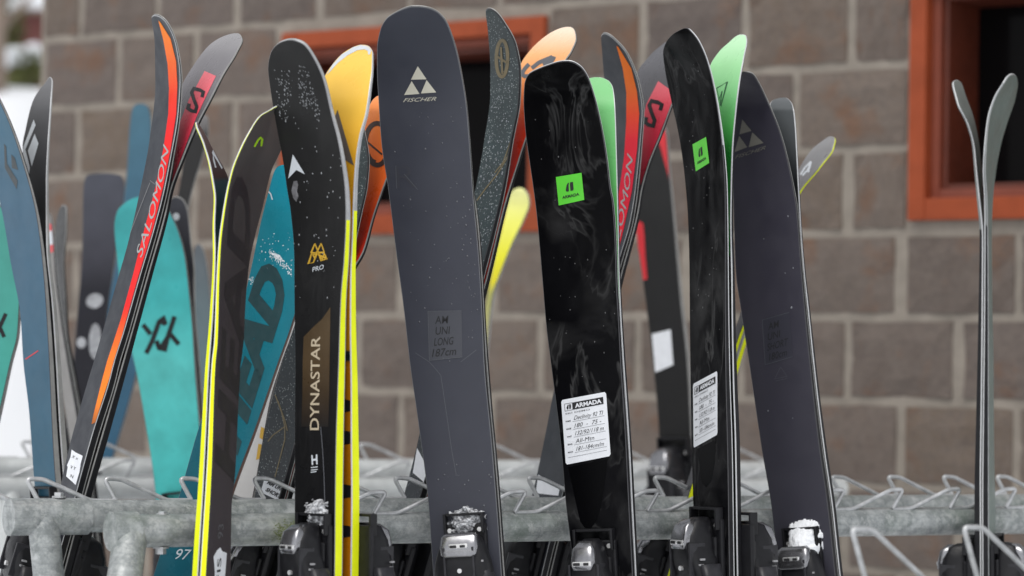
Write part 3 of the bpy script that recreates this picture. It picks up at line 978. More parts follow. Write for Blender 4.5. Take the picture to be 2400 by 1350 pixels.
def binding(key, x, y, sc=1.0, chrome=True, style=0, snow=0, mat=None, mark=True):
    """toe piece of a ski binding screwed to the top sheet"""
    S = SK[key]
    P, U_, W_, N_ = frame_at(key, x, y)
    U_, W_, N_ = U_ * sc, W_ * sc, N_ * sc
    ax = (U_, W_, N_)
    mat = mat or M['plastic']
    q = MB(); q.box(P, ax, (-0.075, -0.034, 0.0), (0.045, 0.034, 0.009), 0.003)
    q.box(P, ax, (-0.072, -0.028, 0.009), (0.02, 0.028, 0.016), 0.003)
    bd = q.build('binding', M['plastic'], S['root'])
    # housing
    q = MB()
    if style == 0:
        secs = [(0.030, 0, 0.020, 0.010, 0.026, .55), (0.024, 0, 0.029, 0.008, 0.037, .5), (0.008, 0, 0.0365, 0.006, 0.046, .5),
                (-0.012, 0, 0.043, 0.006, 0.050, .5), (-0.030, 0, 0.046, 0.006, 0.049, .5), (-0.041, 0, 0.041, 0.008, 0.045, .5), (-0.047, 0, 0.030, 0.012, 0.040, .6)]
    else:
        secs = [(0.048, 0, 0.011, 0.010, 0.030, .6), (0.042, 0, 0.018, 0.009, 0.044, .5), (0.022, 0, 0.023, 0.006, 0.055, .5),
                (0.002, 0, 0.026, 0.006, 0.059, .5), (-0.018, 0, 0.034, 0.006, 0.056, .5), (-0.040, 0, 0.039, 0.006, 0.050, .5), (-0.055, 0, 0.030, 0.012, 0.044, .6)]
    q.loft(secs, P, ax)
    q.build('toe_housing', mat, bd, True)
    # two jaws
    for sg in (-1, 1):
        q = MB()
        q.loft([(-0.018, sg * 0.030, 0.012, 0.012, 0.046, .6), (-0.040, sg * 0.039, 0.010, 0.012, 0.045, .6), (-0.062, sg * 0.045, 0.008, 0.014, 0.042, .6), (-0.078, sg * 0.044, 0.006, 0.018, 0.038, .7)], P, ax)
        q.build('jaw', M['plastic_grey'], bd, True)
    for k in (-1, 1):
        q = MB(); q.box(P, ax, (-0.038, k * 0.023 - 0.002, 0.03), (0.012, k * 0.023 + 0.002, 0.052 + 0.006 * style), 0.001)
        q.build('rib', M['plastic_grey'], bd)
    if chrome:
        q = MB()
        if style == 0:
            q.loft([(0.033, 0, 0.022, 0.030, 0.0415, .35), (0.028, 0, 0.028, 0.030, 0.0465, .3), (0.012, 0, 0.030, 0.034, 0.0515, .3), (0.001, 0, 0.028, 0.04, 0.0530, .3), (-0.003, 0, 0.024, 0.042, 0.052, .3)], P, ax)
        else:
            q.loft([(0.046, 0, 0.009, 0.030, 0.046, .5), (0.036, 0, 0.017, 0.040, 0.058, .4), (0.014, 0, 0.019, 0.046, 0.0635, .4), (0.004, 0, 0.015, 0.05, 0.064, .5)], P, ax)
        q.build('cap', M['chrome'], bd, True)
        q = MB()
        h = 0.0535 if style == 0 else 0.0655
        q.box(P, ax, (0.009, -0.016, h - 0.010), (0.0175, 0.016, h - 0.0015), 0.003)
        q.build('slot_rim', M['screw'], bd)
        q = MB()
        q.box(P, ax, (0.0110, -0.013, h - 0.008), (0.0155, -0.002, h - 0.0005), 0.0015)
        q.box(P, ax, (0.0110, 0.003, h - 0.008), (0.0155, 0.012, h - 0.0008), 0.0015)
        q.build('slot', M['ink'], bd)
    for (u, w_) in ((0.036, 0.024), (0.036, -0.024), (-0.024, 0.0)):
        q = MB(); hh = 0.009 if u > 0 else 0.049 + 0.007 * style
        q.tube([P + u * U_ + w_ * W_ + N_ * (hh - 0.004), P + u * U_ + w_ * W_ + N_ * (hh + 0.002)], 0.0036 * sc, 12)
        q.build('screw', M['screw'], bd)
    # metal plate standing ahead of the housing
    q = MB()
    for sg in (-1, 1):
        q.box(P, ax, (0.030, sg * 0.030 - 0.002, 0.002), (0.062, sg * 0.030 + 0.002, 0.016), 0.001)
    q.box(P, ax, (0.058, -0.028, 0.002), (0.062, 0.028, 0.014), 0.001)
    q.build('front_frame', M['plastic'], bd)
    if mark:
        for k in range(2):
            q = MB(); q.box(P, ax, (-0.020 + 0.008 * k, 0.031 + 0.003 * k, 0.040), (-0.0172 + 0.008 * k, 0.0345 + 0.003 * k, 0.0470 + 0.0008 * style), 0.0005)
            q.build('mark', M['greymark'], bd)
    if snow == 1: snow_lump(P + 0.046 * U_, ax, (0.021, 0.027, 0.016), 'snow_patch', S['root'], 11, 0.85)
    if snow == 2: snow_lump(P + 0.040 * U_ + 0.004 * W_, ax, (0.032, 0.030, 0.034), 'snow_patch', S['root'], 12, 0.25, 0.55)
    if snow == 3: snow_lump(P + 0.060 * U_ - 0.002 * W_, ax, (0.020, 0.022, 0.013), 'snow_patch', S['root'], 13, 0.8)
    return bd

def vst(yt, lst): return [(min(1, max(0, (y - yt) / (1350 - yt))), c) for y, c in lst]
BK = M['black_base'] = plain('black_base', (0.02, 0.02, 0.022), 0.4, 0, 0.2, 30)

M['mid_side'] = plain('mid_grey_sidewall', (0.2, 0.215, 0.21), 0.4, 0, 0.1, 60)
def ell(cx, cy, ax_, bx, ay, by, n=26, a0=0, a1=2 * math.pi):
    return [(cx + ax_ * math.cos(t_) + bx * math.sin(t_), cy + ay * math.cos(t_) + by * math.sin(t_)) for t_ in np.linspace(a0, a1, n)]
# ---- near rack, far side (behind the rear rail), then near side
# --- black pair with the red and orange stripe (left)
SH = {}
SH['navy'] = sheet('navy_sheet', [(0, (0.028, 0.032, 0.042)), (1, (0.020, 0.022, 0.030))], 0.42, spec=0.3)
SH['stripe'] = sheet('stripe_print', vst(37, [(50, srgb(255, 140, 15)), (150, srgb(248, 100, 8)), (225, srgb(238, 52, 20)), (290, srgb(236, 14, 18)), (720, srgb(240, 16, 16)), (830, srgb(255, 120, 0)), (940, srgb(255, 132, 0)), (1000, srgb(150, 80, 20))]), 0.35, 0.05, scratch=0.03, spec=0.1)
SH['stripe2'] = sheet('dark_stripe_print', vst(80, [(95, srgb(250, 130, 20)), (200, srgb(245, 115, 20)), (270, srgb(238, 70, 25)), (330, srgb(232, 25, 50)), (420, srgb(230, 12, 55)), (620, srgb(235, 25, 45)), (760, srgb(245, 115, 20))]), 0.35, 0.05, scratch=0.03, spec=0.1)
SH['ash'] = sheet('ash_base', vst(78, [(80, srgb(150, 148, 150)), (140, srgb(125, 122, 126)), (300, srgb(85, 80, 84)), (480, srgb(50, 40, 44)), (1350, srgb(30, 28, 30))]), 0.3, 0.08)  # paler stops towards the tip paint in the sky's reflection
SH['redpatch'] = sheet('red_patch', vst(78, [(160, srgb(240, 125, 135)), (230, srgb(230, 85, 100)), (300, srgb(220, 50, 75)), (400, srgb(190, 25, 55)), (520, srgb(110, 15, 30))]), 0.3, 0.05, scratch=0.04, spec=0.15)  # pink upper stops are sky sheen painted over the red
A_R = Z(1, [(1180, 180), (1240, 340), (1265, 560), (1250, 800), (1190, 1150), (1150, 1350)]) + Z(2, [(1085, 400), (980, 750), (870, 1130), (800, 1350)]) + Z(3, [(690, 120), (590, 430), (460, 900)]) + [(135, 1310), (112, 1400)]
A_L = Z(1, [(1062, 130), (1085, 300), (1090, 600), (1050, 980), (980, 1350)]) + Z(2, [(900, 500), (800, 850), (720, 1130), (655, 1350)]) + Z(3, [(550, 130), (430, 560), (360, 870)]) + [(92, 1310), (62, 1400)]
ski('A1', 'black ski with orange to red stripe and grey lettering, bent left over the turquoise ski', (361, 36), A_L, A_R, SH['navy'], M['black_side'], M['grey_side'], BK, 'R', 66, curl=0.05, gap=0.004, t=0.0120, rim=M['pale_rim'])
ski('A2', 'ash grey ski tip with pink red patch and black emblem, above the turquoise ski', (556, 77),
    [(545, 78.5), (533, 81), (493, 103), (457, 147), (427, 197), (405, 260), (380, 370), (358, 440)], [(565, 84), (567, 92), (553, 123), (520, 177), (493, 230), (460, 293), (427, 370), (398, 447)],
    SH['ash'], M['black_side'], M['grey_side'], SH['navy'], 'R', 66, curl=0.05, far='A1', gap=0.004, join=500)
st_l = Z(1, [(1115, 145), (1150, 280), (1180, 450), (1190, 620), (1185, 800), (1150, 1050), (1090, 1340)]) + Z(2, [(1020, 400), (940, 720), (850, 1050), (755, 1340)]) + Z(3, [(650, 100), (600, 300), (580, 390)])
st_r = Z(1, [(1125, 150), (1200, 270), (1240, 430), (1249, 600), (1241, 800), (1202, 1050), (1152, 1300)]) + Z(2, [(1080, 400), (970, 760), (880, 1080), (810, 1340)]) + Z(3, [(650, 230), (605, 380)])
polys('A1', 'stripe', [st_l + st_r[::-1]], SH['stripe'])
text('A1', 'lettering', 'SALOMON', (332, 606), (64, -252), (-15, -5), plain('pale_grey_print', (0.35, 0.36, 0.36), 0.4, 0, 0.05), 0.0, 0.05, 2, bend=0.02)
polys('A1', 'paper_label', [Z(3, [(455, 550), (480, 568), (500, 578), (525, 590), (512, 640), (505, 690), (480, 775), (460, 755), (420, 720), (430, 660), (425, 650), (447, 600)])], M['paper'])
text('A1', 'handwriting', 'X x', Z(3, [(455, 600)])[0], (14, 6), (3, -6), M['ink'], 0.0, 0, 2)
text('A1', 'handwriting', 'V Y', Z(3, [(445, 668)])[0], (12, 5), (3, -7), M['ink'], 0.0, 0, 2)
text('A1', 'handwriting', 'N', Z(3, [(447, 725)])[0], (6, 3), (2, -7), M['ink'], 0.0, 0, 2)
strokes('A1', 'line_print', [[(352, 423), (364, 432)], [(300, 560), (352, 428)]], 1.4, M['greyink'], 1)
patch = Z(1, [(1440, 500), (1520, 535), (1440, 700), (1380, 830), (1290, 1070), (1210, 1280), (1235, 1080), (1270, 850), (1330, 700)])
polys('A2', 'red_patch', [patch], SH['redpatch'])
def esse(cx, cy, s):
    P = [(1048, 778), (1058, 738), (1030, 722), (985, 712), (970, 742), (985, 790), (1008, 850), (997, 888), (965, 880), (940, 862), (950, 826)]
    return [(cx + (x - 998) / 3 * s, cy + (y - 800) / 3 * s) for x, y in P]
strokes('A2', 'emblem', [esse(459, 235, 0.92)], 8, M['black_print'], 2)
# --- second stripe pair, right of the middle
K_R = Z(7, [(720, 280), (800, 370), (860, 500), (890, 600), (915, 780), (900, 1000), (870, 1300)]) + [(1477, 517), (1450, 610), (1425, 700), (1400, 800), (1375, 900), (1345, 1030), (1320, 1150), (1283, 1290), (1262, 1380)]
K_L = [(1408, 88), (1411, 130), (1417, 200), (1428, 280), (1432, 360), (1425, 470), (1400, 570), (1370, 670), (1335, 780), (1300, 905), (1275, 1030), (1248, 1154), (1208, 1290), (1184, 1380)]
ski('K', 'black ski with dull orange and crimson stripe, beside the mid green ski base', (1414, 79), K_L, K_R, SH['navy'], M['black_side'], M['grey_side'], BK, 'R', 60, curl=0.05, gap=0.004, t=0.0120, rim=M['pale_rim'])
ski('L', 'grey ski base with crimson patch and black emblem, behind the narrow film wrapped ski', (1575, 92),
    [(1553, 103), (1520, 133), (1493, 173), (1487, 240), (1495, 330), (1490, 420)], [(1590, 105), (1598, 140), (1592, 200), (1573, 247), (1547, 317), (1520, 383), (1503, 443)],
    sheet('slate_base', vst(92, [(95, srgb(100, 100, 104)), (300, srgb(78, 76, 80)), (500, srgb(45, 38, 42)), (1350, srgb(28, 26, 28))]), 0.3, 0.08), M['black_side'], M['grey_side'], SH['navy'], 'R', 60, curl=0.05, far='K', gap=0.004, join=500)
k_l = Z(7, [(735, 320), (780, 480), (805, 650), (805, 850), (790, 1100), (755, 1340)]) + [(1443, 500), (1438, 560), (1430, 650)]
k_r = Z(7, [(750, 330), (840, 480), (880, 640), (896, 800), (881, 1050), (845, 1340)]) + [(1463, 533), (1447, 597), (1436, 650)]
polys('K', 'stripe', [k_l + k_r[::-1]], SH['stripe2'])
text('K', 'lettering', 'SALOMON', (1437, 620), (47, -246), (-15, -4), bpy.data.materials['pale_grey_print'], 0.0, 0.05, 2, bend=0.025)
polys('L', 'red_patch', [[(1543, 190), (1568, 208), (1590, 222), (1573, 247), (1547, 312), (1520, 378), (1502, 435), (1500, 400), (1503, 333), (1507, 283), (1515, 245)]], SH['redpatch'])
strokes('L', 'emblem', [esse(1532, 266, 1.0)], 9, M['black_print'], 2)
polys('K', 'paper_label', [[(1262, 1112), (1312, 1148), (1309, 1162), (1256, 1156)]], M['paper'])
# --- teal pair with big dark letters
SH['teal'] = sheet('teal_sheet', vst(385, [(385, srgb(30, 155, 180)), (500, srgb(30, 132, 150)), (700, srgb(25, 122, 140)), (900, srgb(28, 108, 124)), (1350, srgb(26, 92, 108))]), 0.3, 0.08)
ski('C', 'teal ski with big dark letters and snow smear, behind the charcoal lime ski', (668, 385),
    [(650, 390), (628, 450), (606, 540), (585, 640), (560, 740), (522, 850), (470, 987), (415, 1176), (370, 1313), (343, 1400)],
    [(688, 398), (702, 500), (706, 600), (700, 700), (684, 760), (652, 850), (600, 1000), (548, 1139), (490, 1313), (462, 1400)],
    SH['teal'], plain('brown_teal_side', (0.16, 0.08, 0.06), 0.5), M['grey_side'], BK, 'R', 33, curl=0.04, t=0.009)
mt = plain('dark_teal_print', (0.012, 0.05, 0.058), 0.4, 0, 0.1)
text('C', 'lettering', 'HEAD', (552, 1062), (124, -400), (-72, -32), mt, 0.06, 0.1, 1)
strokes('C', 'emblem', [Z(2, [(1868, 190), (1876, 160), (1890, 148), (1905, 165), (1916, 205)])], 3, M['white_print'], 1)
text('C', 'number', '97', (407, 1310), (33, 2), (7, -24), M['white_print'], 0.0, 0.1)
SH['tealdrop'] = None
crumbs('C', 'snow_smear', cluster(Z(2, [(1890, 570), (1920, 560), (1990, 620), (2055, 700), (2050, 750), (1960, 660), (1900, 620)]), 120, 3) + cluster(Z(2, [(1745, 760), (1780, 740), (1820, 790), (1760, 800)]), 35, 4) + cluster(Z(2, [(1850, 450), (2050, 420), (2060, 760), (1800, 700)]), 40, 8) + cluster(Z(2, [(1900, 570), (1960, 590), (2000, 640), (1940, 620)]), 120, 9), M['snow'], 0.0009, 0.5, 3)
ski('C2', 'plain white ski showing as a pale wedge right of the teal lettered ski', (757, 418),
    [(740, 432), (705, 520), (670, 620), (635, 720), (585, 860), (560, 960), (530, 1090), (500, 1230), (470, 1400)], [(772, 432), (760, 520), (735, 620), (700, 740), (657, 860), (637, 925), (607, 1090), (580, 1230), (548, 1400)],
    sheet('white_sheet', [(0, (0.62, 0.61, 0.6)), (1, (0.58, 0.57, 0.56))], 0.4, 0.06), M['grey_side'], M['grey_side'], BK, 'R', 25, D=4.72)
polys('C2', 'orange_mark', [[(606, 1040), (617, 1042), (612, 1075), (600, 1078)], [(612, 1000), (622, 1004), (618, 1030), (608, 1026)]], M['amber_print'])
# --- speckled pairs with orange bases
SPK = dict(rough=0.33, var=0.25, scratch=0.1)
SH['speckA'] = sheet('speckled_sheet', [(0, (0.030, 0.043, 0.046)), (0.35, (0.020, 0.036, 0.039)), (0.6, (0.014, 0.022, 0.028)), (1, (0.010, 0.014, 0.02))], speck=(230, 0.17, (0.5, 0.55, 0.55)), **SPK)
SH['orangeA'] = sheet('orange_base', vst(64, [(66, srgb(252, 228, 205)), (130, srgb(250, 185, 125)), (190, srgb(248, 155, 85)), (240, srgb(245, 110, 40)), (300, srgb(240, 60, 20)), (400, srgb(225, 45, 25)), (1350, srgb(190, 30, 20))]), 0.28, 0.04, scratch=0.08)  # near-white top stops paint skylight onto the upturned tip
SH['orangeB'] = sheet('deep_orange_base', vst(225, [(225, srgb(245, 150, 80)), (330, srgb(245, 125, 55)), (430, srgb(245, 105, 40)), (520, srgb(235, 65, 20)), (620, srgb(190, 25, 20)), (1350, srgb(150, 20, 20))]), 0.3, 0.04, scratch=0.08)
ski('D', 'dark speckled ski with gold branch lines, left of the cream lettered black ski', (818, 225),
    [(800, 238), (790, 300), (785, 400), (770, 520), (735, 640), (690, 760), (652, 880), (622, 1000), (605, 1100), (595, 1170), (555, 1330), (537, 1400)],
    [(835, 240), (852, 307), (862, 377), (858, 430), (843, 500), (820, 600), (790, 720), (755, 830), (715, 950), (690, 1040), (660, 1150), (612, 1310), (586, 1400)],
    SH['speckA'], M['black_side'], M['grey_side'], BK, 'R', 52, curl=0.04, t=0.0115, gap=0.003)
ski('D2', 'orange ski base with dark ring logo between yellow base and tallest ski', (893, 222),
    [(863, 253), (852, 307), (850, 380), (848, 430), (835, 520)], [(918, 250), (926, 330), (912, 400), (902, 427), (873, 510), (850, 590)],
    SH['orangeB'], M['black_side'], M['grey_side'], BK, 'R', 52, curl=0.05, far='D', gap=0.003, join=640)
ski('E', 'dark green grey sparkling ski with gold oval emblem, bent left beside the tallest ski', (1143, 21),
    Z(4, [(1612, 80), (1630, 250), (1645, 500), (1645, 650), (1600, 1000), (1540, 1330)]) + [(1085, 560), (1050, 680), (1020, 800), (998, 930), (980, 1028), (950, 1146), (905, 1300), (876, 1400)],
    Z(4, [(1680, 85), (1740, 160), (1825, 330), (1852, 520), (1845, 700), (1790, 1000)]) + [(1180, 430), (1160, 517), (1122, 660), (1095, 760), (1055, 900), (1030, 1010), (995, 1130), (948, 1290), (918, 1400)],
    SH['speckA'], M['black_side'], M['grey_side'], BK, 'R', 55, curl=0.05, t=0.0125, gap=0.004)
ski('E2', 'pale orange ski base with grey oval logo above the wide black ski', (1335, 62),
    [(1322, 63.5), (1300, 71), (1267, 93), (1240, 120), (1220, 150), (1207, 200), (1204, 280), (1190, 370)], [(1347, 71), (1350, 90), (1340, 117), (1323, 143), (1300, 180), (1262, 250), (1233, 320), (1210, 390)],
    SH['orangeA'], M['black_side'], M['grey_side'], BK, 'R', 55, curl=0.06, far='E', gap=0.004, join=470)
mg = plain('grey_print', (0.12, 0.125, 0.14), 0.4, 0, 0.05)
strokes('E2', 'emblem', [ell(1262, 152, 36, 8, -24, 12, 26, 0.3, 4.3), Z(7, [(140, 480), (190, 440), (285, 400)])], 9, mg, 1)
polys('E2', 'emblem', [Z(7, [(215, 445), (285, 395), (275, 440), (225, 470)])], mg, 1)
mr = plain('dark_brown_print', (0.045, 0.022, 0.016), 0.4, 0, 0.05)
strokes('D2', 'emblem', [ell(884, 335, 26, 8, -14, 44, 22, 2.0, 5.9), ell(886, 345, 24, 6, -12, 40, 20, 0.9, 3.0)], 11, mr, 1)
strokes('D2', 'emblem', [[(858, 330), (896, 362)]], 4, mr, 1)
strokes('E', 'emblem', [ell(1177, 137, 13, -3, 8, 42, 34)], 8, M['gold_print'], 1)
strokes('E', 'emblem', [Z(4, [(1690, 390), (1765, 440)]), Z(4, [(1725, 330), (1735, 520)])], 5, M['gold_print'], 2)
strokes('E', 'gold_line', [[(1205, 325), (1188, 372), (1165, 410), (1140, 440), (1118, 470)], [(1198, 330), (1180, 380), (1160, 405)]], 2.6, M['gold_print'], 1)
strokes('D', 'gold_line', [[(645, 925), (660, 965), (668, 1000), (668, 1030), (655, 1080), (645, 1118)], [(668, 1000), (640, 1020), (628, 1035)], [(652, 940), (668, 985), (674, 1010)]], 2.6, M['gold_print'], 1)
polys('D', 'paper_label', [Z(3, [(1680, 718), (1820, 800), (1800, 890), (1650, 820)])], M['paper'])
text('D', 'handwriting', 'MM UNI', Z(3, [(1690, 765)])[0], (34, 18), (3, -9), M['ink'], 0.04, 0.1, 2)
text('D', 'handwriting', 'SHORT', Z(3, [(1680, 810)])[0], (34, 18), (3, -9), M['ink'], 0.04, 0.1, 2)
polys('E', 'paper_label', [[(968, 1108), (978, 1050), (1002, 1095), (1000, 1135)]], M['paper'])
crumbs('E', 'water_specks', cluster([(1150, 200), (1212, 190), (1196, 330), (1150, 560), (1118, 600), (1112, 470), (1140, 350)], 210, 6), M['water'], 0.0013, 0.6, 5)
polys('D2', 'snow_smear', [[(838, 500), (844, 494), (846, 515), (838, 540), (834, 535)]], M['paper'], 3)
# --- pair with a lime edge at the far right
SH['ashR'] = sheet('pale_ash_base', vst(318, [(318, srgb(150, 150, 152)), (450, srgb(105, 105, 108)), (1350, srgb(40, 40, 42))]), 0.35, 0.08)
ski('R1', 'dark lime edged ski nearly edge on, left of the dark slate ski', (1800, 400),
    [(1790, 430), (1785, 500), (1770, 600), (1745, 700), (1714, 800), (1674, 925), (1624, 1085), (1561, 1290), (1530, 1400)], [(1812, 420), (1815, 500), (1797, 600), (1763, 700), (1727, 800), (1687, 925), (1637, 1085), (1575, 1290), (1543, 1400)],
    SH['navy'], M['lime'], M['grey_side'], BK, 'R', 76, curl=0.03, t=0.013, gap=0.002)
ski('R', 'short ash grey ski tip with lime edge, right of the dark slate ski', (1948, 319),
    [(1930, 328), (1900, 353), (1872, 397), (1845, 460), (1815, 560)], [(1955, 325), (1950, 347), (1917, 393), (1873, 447), (1840, 525), (1808, 610)],
    SH['ashR'], M['lime'], M['grey_side'], BK, 'R', 76, curl=0.06, far='R1', gap=0.002, join=660)
strokes('R', 'emblem', [Z(10, [(530, 1230), (560, 1180), (605, 1135)]), Z(10, [(545, 1235), (570, 1205), (580, 1210), (605, 1140)])], 4, M['white_print'], 1)

# --- near side of the near rack --------------------------------------
# dark grey pair with lime edges
SH['head'] = sheet('charcoal_sheet', vst(252, [(255, srgb(98, 94, 92)), (420, srgb(74, 70, 70)), (700, srgb(64, 59, 62)), (1350, srgb(68, 62, 66))]), 0.4, 0.06)
ski('B', 'charcoal ski with bright lime edge and faint dark letters, left of the chevron ski', (655, 251),
    [(636, 259), (612, 273), (588, 308), (562, 360), (547, 400), (526, 510), (519, 570), (515, 650), (511, 800), (506, 850), (497, 1100), (483, 1350), (480, 1400)],
    [(668, 262), (672, 300), (660, 350), (637, 400), (617, 483), (597, 560), (583, 633), (575, 733), (572, 800), (565, 850), (559, 961), (552, 1109), (544, 1183), (541, 1350), (540, 1400)],
    SH['head'], M['lime'], M['white_edge'], BK, 'F', -62, lean=0.17, curl=0.015, t=0.0108, gap=0.0025)
ski('B2', 'brown and dark teal ski base with lime edge, its tip bent left', (459, 285),
    [(462, 295), (480, 340), (492, 380), (500, 420), (506, 467), (504, 530)], [(468, 292), (500, 350), (533, 410), (550, 470), (558, 530)],
    sheet('brown_base', vst(285, [(285, srgb(95, 72, 68)), (380, srgb(70, 50, 50)), (415, srgb(60, 42, 42)), (425, srgb(28, 62, 70)), (1350, srgb(24, 50, 56))]), 0.4, 0.06), M['lime'], M['white_edge'], BK, 'F', -62, curl=0.03, far='B', gap=0.0025, join=600)
strokes('B2', 'emblem', [Z(1, [(1515, 1180), (1500, 1120), (1492, 1065), (1530, 1130), (1560, 1185)])], 3.5, M['white_print'], 1)
ml = plain('lime_print', (0.45, 0.8, 0.02), 0.4, 0, 0.05)
strokes('B', 'emblem', [Z(1, [(1787, 1032), (1812, 985), (1832, 966), (1842, 978), (1835, 1028)])], 4.5, ml, 1)
md = plain('dark_grey_print', (0.030, 0.027, 0.030), 0.35, 0, 0.1)
text('B', 'lettering', 'HEAD', (551, 1130), (39, -690), (-50, -8), md, 0.03, 0.06, 1)
text('B', 'number', '93', (521, 1262), (3, -34), (-12, 1), plain('faint_print', (0.12, 0.12, 0.13), 0.4, 0, 0), 0.0)
polys('B', 'paper_label', [[(508, 1290), (516, 1283), (520, 1292), (531, 1296), (527, 1350), (524, 1400), (500, 1400), (503, 1340), (500, 1305)]], M['paper'])
text('B', 'handwriting', 'LFIS', (512, 1392), (6, -85), (-9, 2), M['ink'], 0.0, 0, 2)
# black ski with white chevron, amber base partner, lime sidewalls
SH['dyn'] = sheet('black_sheet', [(0, (0.022, 0.022, 0.022)), (1, (0.005, 0.005, 0.006))], 0.34, 0.15, smear=0.05, spec=0.12, scratch=0.06)
F_L = Z(4, [(200, 287), (150, 310), (95, 390), (82, 480), (100, 640), (140, 880), (190, 1150), (215, 1330)]) + Z(5, [(240, 280), (265, 600), (268, 1000)]) + [(691, 850), (690, 1035), (690, 1250), (690, 1400)]
F_R = Z(4, [(280, 287), (330, 310), (400, 400), (470, 550), (530, 800), (580, 1000), (610, 1180), (628, 1340)]) + [(811, 500), (807, 600), (799, 700), (794, 847), (787, 1072), (784, 1350), (783, 1400)]
ski('F', 'black ski with white chevron, amber triangle logo and cream lettering', (681, 93), F_L, F_R, SH['dyn'], M['lime'], M['grey_side'], BK, 'F', 45, lean=0.03, curl=0.07, t=0.0165, gap=0.010, rim=plain('mid_rim', (0.2, 0.2, 0.21), 0.4), tipside=(505, M['pale_rim']))
SH['yellow'] = sheet('yellow_base', vst(104, [(104, srgb(248, 205, 95)), (250, srgb(248, 198, 80)), (380, srgb(245, 180, 45)), (500, srgb(238, 165, 10)), (620, srgb(200, 130, 15)), (822, srgb(205, 140, 10)), (823, (0.015, 0.02, 0.02)), (848, (0.015, 0.02, 0.02)), (849, srgb(190, 115, 10)), (1350, srgb(190, 115, 10))]), 0.3, 0.04, scratch=0.08)
ski('G', 'yellow ski base with white tip rim and grey arrow', (850, 104),
    [(840, 105.5), (827, 110), (800, 127), (777, 153), (760, 180), (745, 240), (752, 330), (765, 400), (770, 500)], [(860, 106), (867, 110), (873, 123), (872, 160), (867, 200), (857, 267), (843, 317), (834, 377), (829, 447), (827, 500), (825, 560)],
    SH['yellow'], M['lime'], M['white_edge'], BK, 'F', 45, curl=0.07, far='F', gap=[(560, .002), (850, .012), (1150, .018)], join=640, tipside=(480, M['pale_rim']))
polys('F', 'emblem', [Z(4, [(260, 1085), (345, 1225), (285, 1195), (228, 1255)])], M['white_print'])
tri = []
for pts in ([(415, 512), (440, 575), (390, 575)], [(460, 510), (480, 572), (430, 572)], [(393, 580), (430, 582), (405, 645), (370, 655)], [(400, 590), (412, 612), (425, 590)], [(440, 580), (478, 576), (500, 620), (458, 632)], [(440, 590), (468, 622), (480, 585), (500, 618)]):
    q_ = Z(5, pts); tri.append(q_ + [q_[0]])
strokes('F', 'emblem', tri, 2.6, M['amber_print'], 1)
text('F', 'lettering', 'PRO', Z(5, [(398, 712)])[0], (26, -7), (1, -11), M['white_print'], 0.0)
SH['brown'] = sheet('brown_print', vst(93, [(720, (0.075, 0.05, 0.025)), (850, (0.07, 0.045, 0.022)), (980, (0.02, 0.014, 0.01)), (1010, (0.012, 0.012, 0.012))]), 0.35, 0.15)
polys('F', 'brown_panel', [[(775, 720), (774, 780), (773, 847), (772, 930), (770, 1000), (707, 1000), (709, 930), (710, 847), (712, 790), (733, 768), (755, 748)]], SH['brown'])
text('F', 'lettering', 'DYNASTAR', (748, 1008), (3, -220), (-21, 0), plain('beige_print', (0.5, 0.42, 0.3), 0.4, 0, 0.05), 0.01, 0, 2)
text('F', 'emblem', 'H', (731, 1089), (14, -2), (-1, -22), M['white_print'], 0.03)
strokes('F', 'emblem', [[(729, 1096), (745, 1094)], [(729, 1102), (745, 1100)], [(729, 1107), (742, 1105)]], 2, M['white_print'], 1)
strokes('F', 'line_print', [[(752, 1000), (757, 1060), (760, 1120), (762, 1185)]], 1.5, mg, 1)
crumbs('F', 'snow_specks', cluster(Z(4, [(130, 490), (245, 500), (255, 570), (235, 860), (165, 860)]), 80, 21) + cluster(Z(4, [(300, 460), (360, 450), (380, 560), (430, 700), (470, 870), (440, 860), (380, 770), (320, 770), (295, 650)]), 120, 22) + cluster([(685, 250), (800, 350), (800, 700), (690, 700)], 50, 23), plain('wet_speck', (0.22, 0.23, 0.24), 0.2, 0, 0.3, 200), 0.0013, 0.5, 6)
polys('F', 'snow_smear', [Z(4, [(265, 1275), (290, 1270), (298, 1300), (290, 1345), (300, 1380), (285, 1420), (262, 1390), (250, 1340)])], plain('grey_smear', (0.16, 0.16, 0.17), 0.5, 0, 0.4, 120))
polys('G', 'arrow', [Z(4, [(575, 770), (690, 1165), (610, 1112), (556, 900), (556, 820)])], plain('warm_grey_print', (0.15, 0.125, 0.11), 0.4, 0, 0.05))
polys('G', 'white_rim', [[(872, 118), (869, 111), (860, 107), (846, 106), (828, 111), (801, 128), (779, 153), (766, 176), (776, 166), (792, 148), (815, 130), (838, 118), (855, 116), (862, 120), (863, 128), (868, 128)]], M['white_print'])
for a_, b_ in ((935, 968), (1008, 1044), (1134, 1170), (1230, 1262)): polys('G', 'black_print', [[(795, a_), (836, a_ + 5), (836, b_ - 6), (795, b_)]], M['black_print'])
